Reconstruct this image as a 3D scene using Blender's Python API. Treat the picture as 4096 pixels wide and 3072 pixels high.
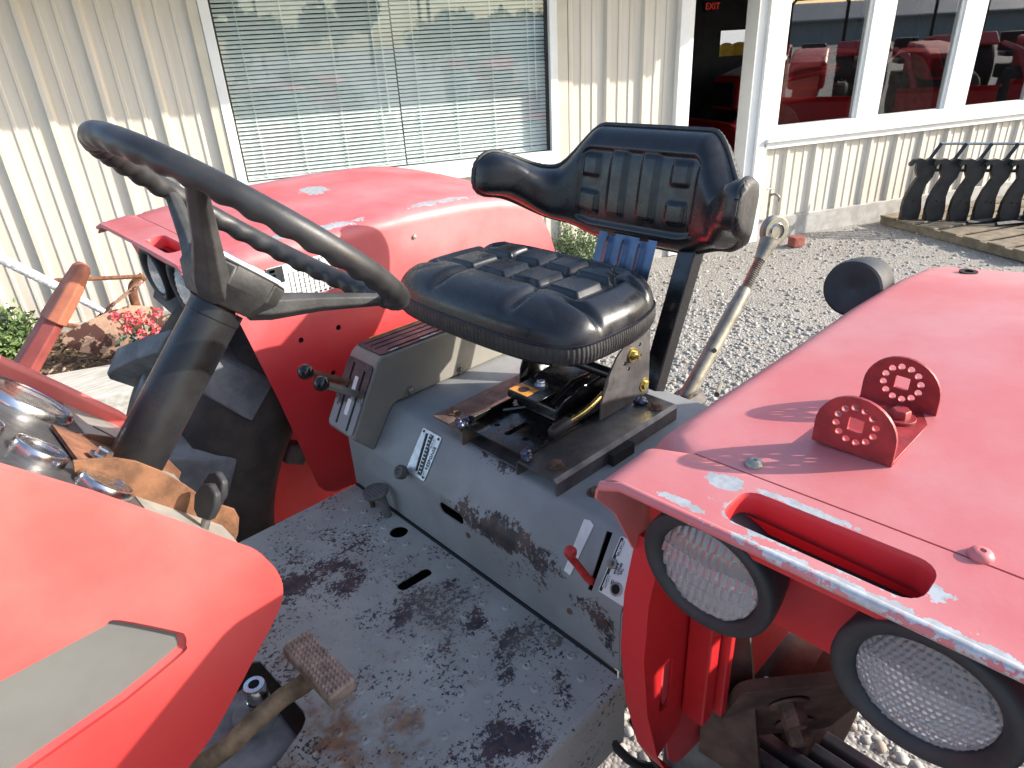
import bpy, bmesh, math, random
import numpy as np
from mathutils import Vector, Matrix, Quaternion
from mathutils.geometry import delaunay_2d_cdt
random.seed(7); np.random.seed(7)
for o in list(bpy.data.objects): bpy.data.objects.remove(o)
SC = bpy.context.scene
COL = SC.collection
PI = math.pi

# ------------------------------------------------------------------ camera
# x = towards the tractor's rear, y = away across the tractor, z = up (metres)
cam = bpy.data.cameras.new('camera'); camo = bpy.data.objects.new('camera', cam); COL.objects.link(camo)
cam.sensor_width = 36.0; cam.lens = 23.906; cam.clip_start = 0.02; cam.clip_end = 2000
CR = ((0.72108831, -0.6910257, -0.0501511), (0.34521206, 0.29558325, 0.89076325), (-0.60071648, -0.65963173, 0.45169203))
camo.matrix_world = Matrix(((CR[0][0], CR[1][0], CR[2][0], 0.0), (CR[0][1], CR[1][1], CR[2][1], 0.0),
                            (CR[0][2], CR[1][2], CR[2][2], 1.90), (0, 0, 0, 1)))
SC.camera = camo
# ------------------------------------------------------------------ light
SUN = Vector((0.70, -0.74, 0.46)).normalized()
world = bpy.data.worlds.new('World'); SC.world = world; world.use_nodes = True
wn = world.node_tree; bg = wn.nodes['Background']
sky = wn.nodes.new('ShaderNodeTexSky'); sky.sky_type = 'NISHITA'; sky.sun_disc = False
sky.sun_elevation = math.asin(SUN.z); sky.sun_rotation = math.atan2(SUN.x, SUN.y)
sky.air_density = 1.0; sky.dust_density = 1.6; sky.ozone_density = 1.0
wn.links.new(sky.outputs[0], bg.inputs[0]); bg.inputs[1].default_value = 0.15
sl = bpy.data.lights.new('sun', 'SUN'); sl.energy = 3.7; sl.angle = math.radians(0.6); sl.color = (1.0, 0.93, 0.83)
so = bpy.data.objects.new('sun', sl); COL.objects.link(so); so.rotation_euler = (-SUN).to_track_quat('-Z', 'Y').to_euler()
SC.view_settings.view_transform = 'Standard'; SC.view_settings.look = 'None'
SC.view_settings.exposure = 1.22; SC.view_settings.gamma = 1.0
SC.render.engine = 'CYCLES'

# ------------------------------------------------------------------ materials
M = {}
def nt(name):
    m = bpy.data.materials.new(name); m.use_nodes = True; M[name] = m
    n = m.node_tree; return m, n, n.nodes['Principled BSDF']
def lk(n, a, b): n.links.new(a, b)
def mixc(n, fac, a, b, mode='MIX'):
    x = n.nodes.new('ShaderNodeMix'); x.data_type = 'RGBA'; x.blend_type = mode
    for i, v in ((0, fac), (6, a), (7, b)):
        s = x.inputs[i]
        if hasattr(v, 'links'): lk(n, v, s)
        elif i == 0: s.default_value = v
        else: s.default_value = (*v, 1)
    return x.outputs[2]
def math_(n, op, a, b=None, c=None):
    x = n.nodes.new('ShaderNodeMath'); x.operation = op
    for i, v in enumerate((a, b, c)):
        if v is None: continue
        if hasattr(v, 'links'): lk(n, v, x.inputs[i])
        else: x.inputs[i].default_value = v
    return x.outputs[0]
def pos(n, scale=(1, 1, 1)):
    g = n.nodes.new('ShaderNodeNewGeometry'); v = n.nodes.new('ShaderNodeVectorMath'); v.operation = 'MULTIPLY'
    lk(n, g.outputs['Position'], v.inputs[0]); v.inputs[1].default_value = scale; return v.outputs[0]
def noise(n, vec, scale, detail=4, rough=.6, out=0, dist=0.0):
    x = n.nodes.new('ShaderNodeTexNoise'); lk(n, vec, x.inputs['Vector']); x.inputs['Scale'].default_value = scale
    x.inputs['Detail'].default_value = detail; x.inputs['Roughness'].default_value = rough; x.inputs['Distortion'].default_value = dist
    return x.outputs[out]
def ramp(n, fac, lo, hi, a=0.0, b=1.0):
    x = n.nodes.new('ShaderNodeMapRange'); x.interpolation_type = 'SMOOTHSTEP'; lk(n, fac, x.inputs[0])
    x.inputs[1].default_value = lo; x.inputs[2].default_value = hi; x.inputs[3].default_value = a; x.inputs[4].default_value = b
    return x.outputs[0]
def bump(n, bs, h, strength=.3, dist=.002):
    x = n.nodes.new('ShaderNodeBump'); x.inputs['Strength'].default_value = strength; x.inputs['Distance'].default_value = dist
    lk(n, h, x.inputs['Height']); lk(n, x.outputs[0], bs.inputs['Normal'])
def sepz(n, vec):
    x = n.nodes.new('ShaderNodeSeparateXYZ'); lk(n, vec, x.inputs[0]); return x.outputs
def blobmask(n, p, centre, radii):
    a = n.nodes.new('ShaderNodeVectorMath'); a.operation = 'SUBTRACT'; lk(n, p, a.inputs[0]); a.inputs[1].default_value = centre
    b = n.nodes.new('ShaderNodeVectorMath'); b.operation = 'DIVIDE'; lk(n, a.outputs[0], b.inputs[0]); b.inputs[1].default_value = radii
    c = n.nodes.new('ShaderNodeVectorMath'); c.operation = 'LENGTH'; lk(n, b.outputs[0], c.inputs[0]); return c.outputs['Value']
def simple(name, col, rough=.5, metal=0.0, var=.15, vscale=12, bstr=0.0, bscale=80, spec=.5):
    m, n, b = nt(name); p = pos(n); f = noise(n, p, vscale)
    lk(n, mixc(n, ramp(n, f, .3, .7), tuple(c * (1 - var) for c in col), tuple(min(1, c * (1 + var)) for c in col)), b.inputs['Base Color'])
    lk(n, ramp(n, noise(n, p, vscale * 2.3), .3, .7, max(0, rough - .08), min(1, rough + .08)), b.inputs['Roughness'])
    b.inputs['Metallic'].default_value = metal; b.inputs['Specular IOR Level'].default_value = spec
    if bstr: bump(n, b, noise(n, p, bscale), bstr, .002)
    return m

def red_paint(name, chips, base=(.52, .022, .027), fade_sheen=(.55, .20, .205), rough=.45, z0=1.22, z1=1.50):
    # chips: list of (centre, radii, threshold shift)
    m, n, b = nt(name); p = pos(n)
    f = math_(n, 'MULTIPLY', ramp(n, noise(n, p, 5, 5), .30, .75, .45, 1.0), ramp(n, sepz(n, p)[2], z0, z1))     # paler upwards: bleached paint plus sunlit sheen, both put into the colour
    col = mixc(n, f, base, fade_sheen)
    dirt = ramp(n, noise(n, p, 40, 6, .7), .62, .8)
    col = mixc(n, math_(n, 'MULTIPLY', dirt, .35), col, (.34, .05, .045))
    edge = noise(n, p, 55, 5, .7); tot = None
    for c, r, k in chips:
        v = math_(n, 'MULTIPLY_ADD', edge, 1.9 * k, math_(n, 'MULTIPLY', blobmask(n, p, c, r), -1.0))
        v = ramp(n, v, .02, .06)
        tot = v if tot is None else math_(n, 'MAXIMUM', tot, v)
    rr = ramp(n, noise(n, p, 9, 5), .3, .7, rough - .05, rough + .12)
    if tot is not None:
        bare = mixc(n, ramp(n, noise(n, p, (90)), .4, .6), (.42, .42, .415), (.52, .525, .53))
        col = mixc(n, tot, col, bare)
        lk(n, math_(n, 'MULTIPLY', tot, .35), b.inputs['Metallic'])
    lk(n, col, b.inputs['Base Color']); lk(n, rr, b.inputs['Roughness'])
    h = noise(n, p, 220, 3)
    if tot is not None: h = math_(n, 'SUBTRACT', h, math_(n, 'MULTIPLY', tot, 2.0))
    bump(n, b, h, .12, .001)
    return m
red_paint('red_near', [((.425, .175, 1.545), (.016, .05, .05), 1.0), ((.43, .115, 1.545), (.02, .055, .05), 1.0), ((.401, .04, 1.537), (.006, .17, .02), 1.2),
                       ((.455, .235, 1.553), (.012, .018, .02), 1.0), ((.462, .17, 1.556), (.006, .05, .02), .9), ((.409, .245, 1.54), (.008, .04, .02), .8),
                       ((.412, .033, 1.54), (.008, .012, .02), .9)], base=(.50, .05, .055), fade_sheen=(.56, .235, .235), z1=1.47)
red_paint('red_far', [((.72, 1.372, 1.57), (.16, .028, .05), .75), ((1.05, 1.372, 1.575), (.16, .022, .05), .85), ((.86, 1.66, 1.585), (.05, .06, .05), .8), ((.62, 1.38, 1.56), (.03, .02, .04), .8)])
red_paint('red_cowl', [], base=(.53, .024, .024), fade_sheen=(.57, .17, .15), rough=.45, z0=1.22, z1=1.56)
red_paint('red_plain', [], base=(.50, .014, .018), fade_sheen=(.53, .035, .04), rough=.45)

def grey_paint(name, light, rustmask, lo=.53):
    m, n, b = nt(name); p = pos(n)
    col = mixc(n, ramp(n, noise(n, p, 6, 4), .3, .7), tuple(c * .86 for c in light), tuple(c * 1.12 for c in light))
    big = noise(n, p, 13, 3, .5); fine = noise(n, p, 85, 6, .78); vf = noise(n, p, 210, 4, .7)
    v = math_(n, 'ADD', math_(n, 'MULTIPLY', big, .45), math_(n, 'ADD', math_(n, 'MULTIPLY', fine, .48), math_(n, 'MULTIPLY', vf, .18)))
    tot = None
    for c, r, k in rustmask:
        q = math_(n, 'SUBTRACT', math_(n, 'ADD', v, k), math_(n, 'MULTIPLY', math_(n, 'POWER', blobmask(n, p, c, r), 2.0), .09))
        q = ramp(n, q, lo + .04, lo + .055)
        tot = q if tot is None else math_(n, 'MAXIMUM', tot, q)
    dark = mixc(n, ramp(n, noise(n, p, 30), .35, .65), (.030, .026, .034), (.085, .055, .05))
    if tot is not None: col = mixc(n, tot, col, dark)
    lk(n, col, b.inputs['Base Color'])
    lk(n, ramp(n, noise(n, p, 25), .3, .7, .42, .62), b.inputs['Roughness'])
    h = fine if tot is None else math_(n, 'SUBTRACT', math_(n, 'MULTIPLY', vf, .3), math_(n, 'MULTIPLY', tot, 1.0))
    bump(n, b, h, .25, .001)
    return m, n, b, col, p
m, n, b, col, p = grey_paint('floor_paint', (.365, .355, .315), [((.53, .60, 1.0), (.07, .09, .2), .03), ((.50, .72, 1.0), (.10, .14, .2), .02), ((.44, .84, 1.0), (.07, .10, .2), .0), ((.36, 1.02, 1.0), (.16, .14, .2), .03), ((.4, .5, 1.), (.15, .06, .2), .02)])
ru = ramp(n, math_(n, 'SUBTRACT', noise(n, p, 14, 5, .65), math_(n, 'MULTIPLY', math_(n, 'POWER', blobmask(n, p, (.2, .64, 1.0), (.16, .22, .3)), 2.0), .08)), .42, .62)
rc = mixc(n, ramp(n, noise(n, p, 70, 5), .35, .65), (.33, .15, .055), (.16, .075, .045))
c2 = mixc(n, math_(n, 'MULTIPLY', ru, .9), col, rc)
sp = ramp(n, noise(n, p, 45, 5, .7), .60, .68)
c2 = mixc(n, math_(n, 'MULTIPLY', sp, .4), c2, (.20, .15, .11))
sk_ = math_(n, 'ADD', math_(n, 'MULTIPLY', noise(n, p, 130, 4, .65), .75), math_(n, 'MULTIPLY', noise(n, p, 11, 3, .5), .40))
c2 = mixc(n, ramp(n, sk_, .655, .675), c2, (.045, .038, .042))
c2 = mixc(n, ramp(n, noise(n, p, 5.5, 4, .6), .5, .72, 0, .45), c2, (.22, .19, .155))
lk(n, c2, b.inputs['Base Color'])
grey_paint('box_paint', (.265, .27, .27), [((.61, .72, 1.125), (.06, .15, .03), .06), ((.60, .60, 1.08), (.06, .16, .05), .01), ((.69, .80, 1.22), (.03, .10, .05), .02), ((.62, .48, 1.1), (.1, .05, .1), .0)])
grey_paint('console_paint', (.215, .205, .18), [])
grey_paint('console_worn', (.24, .24, .24), [((.62, 1.17, 1.30), (.08, .1, .05), .13), ((.75, 1.17, 1.335), (.2, .1, .05), .10)])
simple('stripe_grey', (.145, .145, .135), .5, var=.08)
simple('rust_steel', (.16, .115, .085), .6, .25, .4, 30, .3, 90)
simple('mount_steel', (.12, .115, .115), .5, .5, .35, 22, .2, 120)
simple('rust_orange', (.165, .075, .036), .75, 0, .45, 26, .5, 120)
simple('rust_brown', (.20, .085, .045), .8, 0, .4, 30, .5, 120)
simple('black_paint', (.012, .012, .013), .22, 0, .2, 20)
simple('vinyl', (.012, .013, .016), .30, 0, .25, 14, .06, 420)
simple('vinyl_welt', (.03, .03, .03), .55, 0, .3, 60, .3, 200)
simple('wheel_plastic', (.028, .028, .029), .42, 0, .35, 16, .10, 300)
simple('hub_plastic', (.042, .041, .040), .6, 0, .35, 22, .3, 160)
simple('column_paint', (.018, .018, .019), .33, 0, .3, 14, .05, 200)
simple('rubber', (.022, .023, .026), .6, 0, .25, 18, .1, 200)
simple('tyre_rubber', (.16, .168, .175), .85, 0, .35, 12, .4, 90)
simple('tyre_side', (.055, .044, .036), .85, 0, .45, 8, .3, 60)
simple('bolt_steel', (.30, .28, .25), .45, .7, .3, 60)
simple('rusty_bolt', (.14, .085, .06), .7, .3, .4, 60, .4, 200)
simple('zinc_yellow', (.62, .50, .18), .28, .9, .15, 30)
simple('chrome', (.62, .62, .63), .22, 1.0, .05, 20)
simple('dash_black', (.045, .045, .047), .5, 0, .3, 30, .1, 200)
simple('dash_cream', (.30, .285, .25), .5, .2, .25, 14)
simple('pedal_rust', (.34, .24, .185), .6, .3, .35, 50, .3, 150)
simple('pedal_arm', (.22, .145, .085), .65, .2, .5, 24, .4, 100)
simple('plate_alu', (.62, .62, .61), .35, .4, .12, 60)
simple('print_black', (.02, .022, .025), .5, 0, .1)
simple('print_white', (.75, .75, .73), .5, 0, .05)
simple('label_white', (.72, .72, .70), .45, 0, .08, 40)
simple('label_blue', (.08, .16, .36), .3, 0, .3, 60)
simple('label_orange', (.75, .33, .06), .45, 0, .2, 60)
simple('lever_red', (.48, .03, .025), .4, 0, .3, 40)
simple('dusty_red', (.30, .075, .065), .6, 0, .25, 14)
simple('sleeve_orange', (.36, .125, .07), .6, 0, .25, 20)
simple('bracket_red', (.27, .022, .025), .5, 0, .3, 30, .15, 200)
simple('cover_grey', (.27, .275, .26), .6, .1, .3, 20, .3, 80)
simple('dark_void', (.008, .008, .008), .9, 0, .1)
simple('wire_black', (.02, .02, .02), .5)
simple('axle_rust', (.085, .05, .036), .75, .1, .45, 16, .4, 60)
simple('cast_grey', (.13, .12, .115), .7, .1, .35, 16, .4, 60)
simple('link_steel', (.26, .245, .20), .45, .5, .3, 22, .2, 100)
simple('link_thread', (.27, .25, .22), .4, .8, .3, 40)
simple('trim_white', (.80, .80, .78), .45, 0, .04, 5)
simple('trim_beige', (.60, .55, .45), .55, 0, .06, 5)
simple('slat_white', (.78, .82, .79), .55, 0, .05, 5)
simple('concrete', (.40, .38, .35), .9, 0, .18, 9, .3, 60)
simple('implement_black', (.022, .022, .024), .42, .2, .3, 14)
simple('tube_steel', (.45, .46, .48), .3, .8, .2, 10)
simple('pallet_wood', (.21, .17, .12), .85, 0, .3, 10, .3, 40)
simple('brick_red', (.26, .08, .06), .9, 0, .25, 30, .4, 80)
simple('room_dark', (.05, .05, .05), .9, 0, .2, 3)
simple('lamp_void', (.93, .93, .94), .18, 1.0, .05)
simple('stem_green', (.07, .12, .04), .7, 0, .3)
simple('bark', (.10, .07, .05), .9, 0, .3, 20)
simple('mulch', (.13, .085, .055), .95, 0, .45, 40, .8, 60)
simple('shed_grey', (.32, .33, .34), .6, 0, .1, 3)
simple('pole_wood', (.14, .10, .07), .9, 0, .2)
simple('seat_blue_shield', (.07, .10, .16), .18, .5, .3, 12)
simple('weld', (.10, .11, .16), .35, .8, .6, 120, .6, 200)
simple('far_tree', (.05, .075, .035), .9, 0, .35, 3)
simple('bag_yellow', (.75, .45, .05), .6)

# weathered timber
m, n, b = nt('timber'); p = pos(n, (6, 45, 30)); f = noise(n, p, 1.0, 6, .7)
lk(n, mixc(n, ramp(n, f, .3, .7), (.36, .34, .30), (.62, .60, .55)), b.inputs['Base Color']); b.inputs['Roughness'].default_value = .9; bump(n, b, f, .5, .004)
# silver weathered wood of the plough handles
m, n, b = nt('silver_wood'); p = pos(n, (30, 30, 30)); f = noise(n, p, 2.0, 6, .75)
lk(n, mixc(n, ramp(n, f, .4, .6), (.40, .41, .43), (.85, .86, .88)), b.inputs['Base Color']); b.inputs['Roughness'].default_value = .4; b.inputs['Metallic'].default_value = .25; bump(n, b, f, .5, .003)
# rusty mouldboard with dark flaking
m, n, b = nt('plough_rust'); p = pos(n); f = noise(n, p, 9, 3); g = noise(n, p, 40, 5)
c = mixc(n, ramp(n, g, .3, .7), (.44, .26, .17), (.55, .36, .25)); lk(n, mixc(n, ramp(n, math_(n, 'ADD', f, math_(n, 'MULTIPLY', g, .25)), .63, .66), c, (.10, .04, .03)), b.inputs['Base Color'])
b.inputs['Roughness'].default_value = .8; bump(n, b, g, .3, .002)
# siding
m, n, b = nt('siding'); p = pos(n); st = noise(n, pos(n, (14, 14, .8)), 1.0, 4)
lk(n, mixc(n, ramp(n, st, .3, .7), (.58, .53, .45), (.66, .61, .53)), b.inputs['Base Color']); b.inputs['Roughness'].default_value = .5
# gravel
m, n, b = nt('gravel'); p = pos(n)
def vor(scale, out):
    x = n.nodes.new('ShaderNodeTexVoronoi'); lk(n, p, x.inputs['Vector']); x.inputs['Scale'].default_value = scale; return x.outputs[out]
c1 = vor(62, 'Color'); d1 = vor(62, 'Distance'); c0 = vor(150, 'Color')
s1 = sepz(n, c1)[0]; s2 = sepz(n, c0)[0]
ca = mixc(n, s1, (.22, .21, .195), (.41, .395, .37)); ca = mixc(n, ramp(n, s2, .3, .9, 0, .5), ca, (.30, .26, .21))
ca = mixc(n, ramp(n, noise(n, p, 1.2, 4), .35, .7, 0, .55), ca, (.40, .37, .33))
ca = mixc(n, ramp(n, noise(n, p, 2.6, 3), .60, .74, 0, .45), ca, (.24, .20, .16))
ca = mixc(n, ramp(n, d1, .35, .75, 0, .4), ca, (.14, .13, .12))
lk(n, ca, b.inputs['Base Color']); b.inputs['Roughness'].default_value = .9
bump(n, b, math_(n, 'SUBTRACT', math_(n, 'MULTIPLY', s1, .6), d1), .8, .008)
# stones (colour per stone by position noise)
m, n, b = nt('stone'); p = pos(n); x = n.nodes.new('ShaderNodeNewGeometry')
r_ = x.outputs['Random Per Island']
c = mixc(n, ramp(n, r_, 0, .8), (.24, .23, .215), (.40, .39, .365)); c = mixc(n, ramp(n, r_, .86, .9), c, (.33, .27, .21))
c = mixc(n, ramp(n, noise(n, p, 120), .4, .7, 0, .4), c, (.30, .29, .27)); lk(n, c, b.inputs['Base Color']); b.inputs['Roughness'].default_value = .9
# foliage
def leafmat(name, a, bcol):
    m, n, b = nt(name); x = n.nodes.new('ShaderNodeNewGeometry')
    lk(n, mixc(n, x.outputs['Random Per Island'], a, bcol), b.inputs['Base Color']); b.inputs['Roughness'].default_value = .55
    b.inputs['Subsurface Weight'].default_value = 0.0
    return m
leafmat('leaf_green', (.05, .095, .025), (.17, .24, .08)); leafmat('leaf_pale', (.08, .12, .05), (.22, .28, .14)); leafmat('leaf_blue', (.05, .11, .075), (.14, .22, .17))
leafmat('petal', (.55, .025, .045), (.80, .20, .22))
leafmat('chip', (.07, .045, .03), (.28, .19, .12))
# glass
def schlick(n, f0):      # Fresnel-like mirror share, the same from either side of a thin pane
    w = n.nodes.new('ShaderNodeLayerWeight'); w.inputs[0].default_value = .5
    return math_(n, 'MULTIPLY_ADD', math_(n, 'POWER', w.outputs['Facing'], 5.0), 1 - f0, f0)
m, n, b = nt('window_glass')      # thin tinted pane: clear body with a Fresnel mirror coat
out_ = n.nodes['Material Output']; tr = n.nodes.new('ShaderNodeBsdfTransparent'); tr.inputs[0].default_value = (.93, .98, .97, 1)
gs = n.nodes.new('ShaderNodeBsdfGlossy'); gs.inputs['Roughness'].default_value = .012; gs.inputs['Color'].default_value = (.95, .97, .97, 1)
fr = schlick(n, .13); mx = n.nodes.new('ShaderNodeMixShader')
lk(n, fr, mx.inputs[0]); lk(n, tr.outputs[0], mx.inputs[1]); lk(n, gs.outputs[0], mx.inputs[2]); lk(n, mx.outputs[0], out_.inputs['Surface'])
m, n, b = nt('coated_glass')      # reflective shop glazing
out_ = n.nodes['Material Output']; tr = n.nodes.new('ShaderNodeBsdfTransparent'); tr.inputs[0].default_value = (.8, .84, .84, 1)
gs = n.nodes.new('ShaderNodeBsdfGlossy'); gs.inputs['Roughness'].default_value = .015
fr = schlick(n, .24); mx = n.nodes.new('ShaderNodeMixShader')
lk(n, fr, mx.inputs[0]); lk(n, tr.outputs[0], mx.inputs[1]); lk(n, gs.outputs[0], mx.inputs[2]); lk(n, mx.outputs[0], out_.inputs['Surface'])
m, n, b = nt('clear_glass')
out_ = n.nodes['Material Output']; tr = n.nodes.new('ShaderNodeBsdfTransparent'); tr.inputs[0].default_value = (.93, .94, .94, 1)
gs = n.nodes.new('ShaderNodeBsdfGlossy'); gs.inputs['Roughness'].default_value = .03
fr = schlick(n, .07); mx = n.nodes.new('ShaderNodeMixShader')
lk(n, fr, mx.inputs[0]); lk(n, tr.outputs[0], mx.inputs[1]); lk(n, gs.outputs[0], mx.inputs[2]); lk(n, mx.outputs[0], out_.inputs['Surface'])
m, n, b = nt('lens_glass'); b.inputs['Base Color'].default_value = (.95, .96, .97, 1); b.inputs['Roughness'].default_value = 0.03; b.inputs['Transmission Weight'].default_value = .82; b.inputs['IOR'].default_value = 1.5; b.inputs['Metallic'].default_value = .0; b.inputs['Coat Weight'].default_value = .5
# lit exit sign letters
m, n, b = nt('exit_red'); b.inputs['Base Color'].default_value = (.5, .02, .02, 1); b.inputs['Emission Color'].default_value = (1, .05, .04, 1); b.inputs['Emission Strength'].default_value = .12

# ------------------------------------------------------------------ geometry helpers
ORG = {}
def merge(*parts):
    V = []; F = []
    for v, f in parts:
        o = len(V); V += [tuple(a) for a in v]; F += [tuple(i + o for i in q) for q in f]
    return V, F
def box(x0, x1, y0, y1, z0, z1):
    V = [(x, y, z) for x in (x0, x1) for y in (y0, y1) for z in (z0, z1)]
    return V, [(0, 1, 3, 2), (4, 6, 7, 5), (0, 4, 5, 1), (2, 3, 7, 6), (0, 2, 6, 4), (1, 5, 7, 3)]
def xf(vf, mat): return [tuple(mat @ Vector(v)) for v in vf[0]], vf[1]
def frame(o, r, u):
    r = Vector(r).normalized(); u = Vector(u); u = (u - r * u.dot(r)).normalized(); w = r.cross(u)
    return Matrix(((r.x, u.x, w.x, o[0]), (r.y, u.y, w.y, o[1]), (r.z, u.z, w.z, o[2]), (0, 0, 0, 1)))
def cdt(outer, holes=(), pts=()):
    vs = []; es = []
    for loop in (outer, *holes):
        o = len(vs); k = len(loop); vs += [Vector(q) for q in loop]; es += [(o + i, o + (i + 1) % k) for i in range(k)]
    vs += [Vector(q) for q in pts]
    v, e, f = delaunay_2d_cdt(vs, es, [], 1, 1e-6)[:3]
    v = [tuple(q) for q in v]
    def inside(p_, lp):
        c = False; j = len(lp) - 1
        for i in range(len(lp)):
            (x0, y0), (x1, y1) = lp[i], lp[j]
            if (y0 > p_[1]) != (y1 > p_[1]) and p_[0] < (x1 - x0) * (p_[1] - y0) / (y1 - y0) + x0: c = not c
            j = i
        return c
    bb = [(min(q[0] for q in h), max(q[0] for q in h), min(q[1] for q in h), max(q[1] for q in h)) for h in holes]
    out = []
    for t in f:
        cx = sum(v[i][0] for i in t) / len(t); cy = sum(v[i][1] for i in t) / len(t)
        if not inside((cx, cy), outer): continue
        if any(b_[0] < cx < b_[1] and b_[2] < cy < b_[3] and inside((cx, cy), h) for h, b_ in zip(holes, bb)): continue
        out.append(tuple(t))
    return v, out
def solid(v2, f2, top, bot):
    k = len(v2); V = [top(*q) for q in v2] + [bot(*q) for q in v2]; F = []; cnt = {}
    for t in f2:
        F.append(tuple(t)); F.append(tuple(i + k for i in reversed(t)))
        for i in range(len(t)):
            a, b_ = t[i], t[(i + 1) % len(t)]; cnt[(a, b_)] = 1
    for (a, b_) in cnt:
        if (b_, a) not in cnt: F.append((b_, a, a + k, b_ + k))
    return V, F
def plate(outer, mat, th, holes=()):          # outline in the plane of mat, thickness along its third axis
    v, f = cdt(outer, holes)
    return solid(v, f, lambda x, y: tuple(mat @ Vector((x, y, th / 2))), lambda x, y: tuple(mat @ Vector((x, y, -th / 2))))
def prism(poly, axis, a, b_):
    k = len(poly); V = []
    for t in (a, b_):
        for (p_, q_) in poly: V.append({'x': (t, p_, q_), 'y': (p_, t, q_), 'z': (p_, q_, t)}[axis])
    return V, [tuple(range(k)), tuple(range(2 * k - 1, k - 1, -1))] + [(i, i + k, (i + 1) % k + k, (i + 1) % k) for i in range(k)]
def tube(pts, r, n=12, cap=True, sx=1.0, up=None):
    pts = [Vector(q) for q in pts]; k = len(pts); rs = r if isinstance(r, (list, tuple)) else [r] * k
    V = []; F = []; prev = None
    for i, q in enumerate(pts):
        t = (pts[min(i + 1, k - 1)] - pts[max(i - 1, 0)]).normalized()
        if prev is None:
            a = Vector(up) if up else (Vector((0, 0, 1)) if abs(t.z) < .9 else Vector((1, 0, 0)))
            a = (a - t * a.dot(t)).normalized()
        else: a = (prev - t * prev.dot(t)).normalized()
        prev = a; b_ = t.cross(a)
        for j in range(n):
            th = 2 * PI * j / n; V.append(tuple(q + (a * math.cos(th) + b_ * math.sin(th) * sx) * rs[i]))
    for i in range(k - 1):
        for j in range(n):
            F.append((i * n + j, i * n + (j + 1) % n, (i + 1) * n + (j + 1) % n, (i + 1) * n + j))
    if cap: F += [tuple(range(n - 1, -1, -1)), tuple(range((k - 1) * n, k * n))]
    return V, F
def smoothpath(pts, sub=6):
    P = [Vector(q) for q in pts]; out = []
    for i in range(len(P) - 1):
        a, b_, c, d = P[max(i - 1, 0)], P[i], P[i + 1], P[min(i + 2, len(P) - 1)]
        for s in range(sub):
            t = s / sub
            out.append(.5 * ((2 * b_) + (c - a) * t + (2 * a - 5 * b_ + 4 * c - d) * t * t + (3 * b_ - a - 3 * c + d) * t ** 3))
    out.append(P[-1]); return out
def lathe(prof, o, axis, n=24):
    ax = Vector(axis).normalized(); a = ax.orthogonal().normalized(); b_ = ax.cross(a); o = Vector(o); V = []; F = []
    for r, h in prof:
        for j in range(n):
            t = 2 * PI * j / n; V.append(tuple(o + ax * h + (a * math.cos(t) + b_ * math.sin(t)) * r))
    for i in range(len(prof) - 1):
        for j in range(n): F.append((i * n + j, i * n + (j + 1) % n, (i + 1) * n + (j + 1) % n, (i + 1) * n + j))
    F += [tuple(range(n - 1, -1, -1)), tuple(range((len(prof) - 1) * n, len(prof) * n))]
    return V, F
def ball(c, r, n=20, k=12):
    if not isinstance(r, (list, tuple)): r = (r, r, r)
    V = [(c[0], c[1], c[2] - r[2])]; F = []
    for i in range(1, k):
        ph = -PI / 2 + PI * i / k
        for j in range(n):
            th = 2 * PI * j / n; V.append((c[0] + r[0] * math.cos(ph) * math.cos(th), c[1] + r[1] * math.cos(ph) * math.sin(th), c[2] + r[2] * math.sin(ph)))
    V.append((c[0], c[1], c[2] + r[2]))
    for j in range(n): F.append((0, 1 + (j + 1) % n, 1 + j))
    for i in range(k - 2):
        for j in range(n): F.append((1 + i * n + j, 1 + i * n + (j + 1) % n, 1 + (i + 1) * n + (j + 1) % n, 1 + (i + 1) * n + j))
    o = 1 + (k - 2) * n
    for j in range(n): F.append((o + j, o + (j + 1) % n, len(V) - 1))
    return V, F
def hexbolt(o, axis, r=.008, h=.006, washer=True):
    parts = [lathe([(r, 0.0), (r, h * .8), (r * .85, h)], o, axis, 6)]
    if washer: parts.append(lathe([(r * 1.55, -.002), (r * 1.55, .0012)], o, axis, 20))
    return merge(*parts)
def grid(fn, nu, nv, cu=False, cv=False):
    V = [tuple(fn(i / (nu if cu else nu - 1), j / (nv if cv else nv - 1))) for i in range(nu) for j in range(nv)]; F = []
    for i in range(nu if cu else nu - 1):
        for j in range(nv if cv else nv - 1):
            F.append((i * nv + j, ((i + 1) % nu) * nv + j, ((i + 1) % nu) * nv + (j + 1) % nv, i * nv + (j + 1) % nv))
    return V, F
def rrect(x0, x1, y0, y1, r, n=5):
    out = []
    for cx, cy, a0 in ((x1 - r, y1 - r, 0), (x0 + r, y1 - r, 90), (x0 + r, y0 + r, 180), (x1 - r, y0 + r, 270)):
        for i in range(n + 1):
            a = math.radians(a0 + 90 * i / n); out.append((cx + r * math.cos(a), cy + r * math.sin(a)))
    return out
def circ(cx, cy, r, n=14): return [(cx + r * math.cos(2 * PI * i / n), cy + r * math.sin(2 * PI * i / n)) for i in range(n)]
def link(name, me, parent, org):
    o = bpy.data.objects.new(name, me); COL.objects.link(o)
    if parent is not None: o.parent = parent; o.location = org - ORG[parent]
    else: o.location = org
    ORG[o] = org; return o
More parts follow.
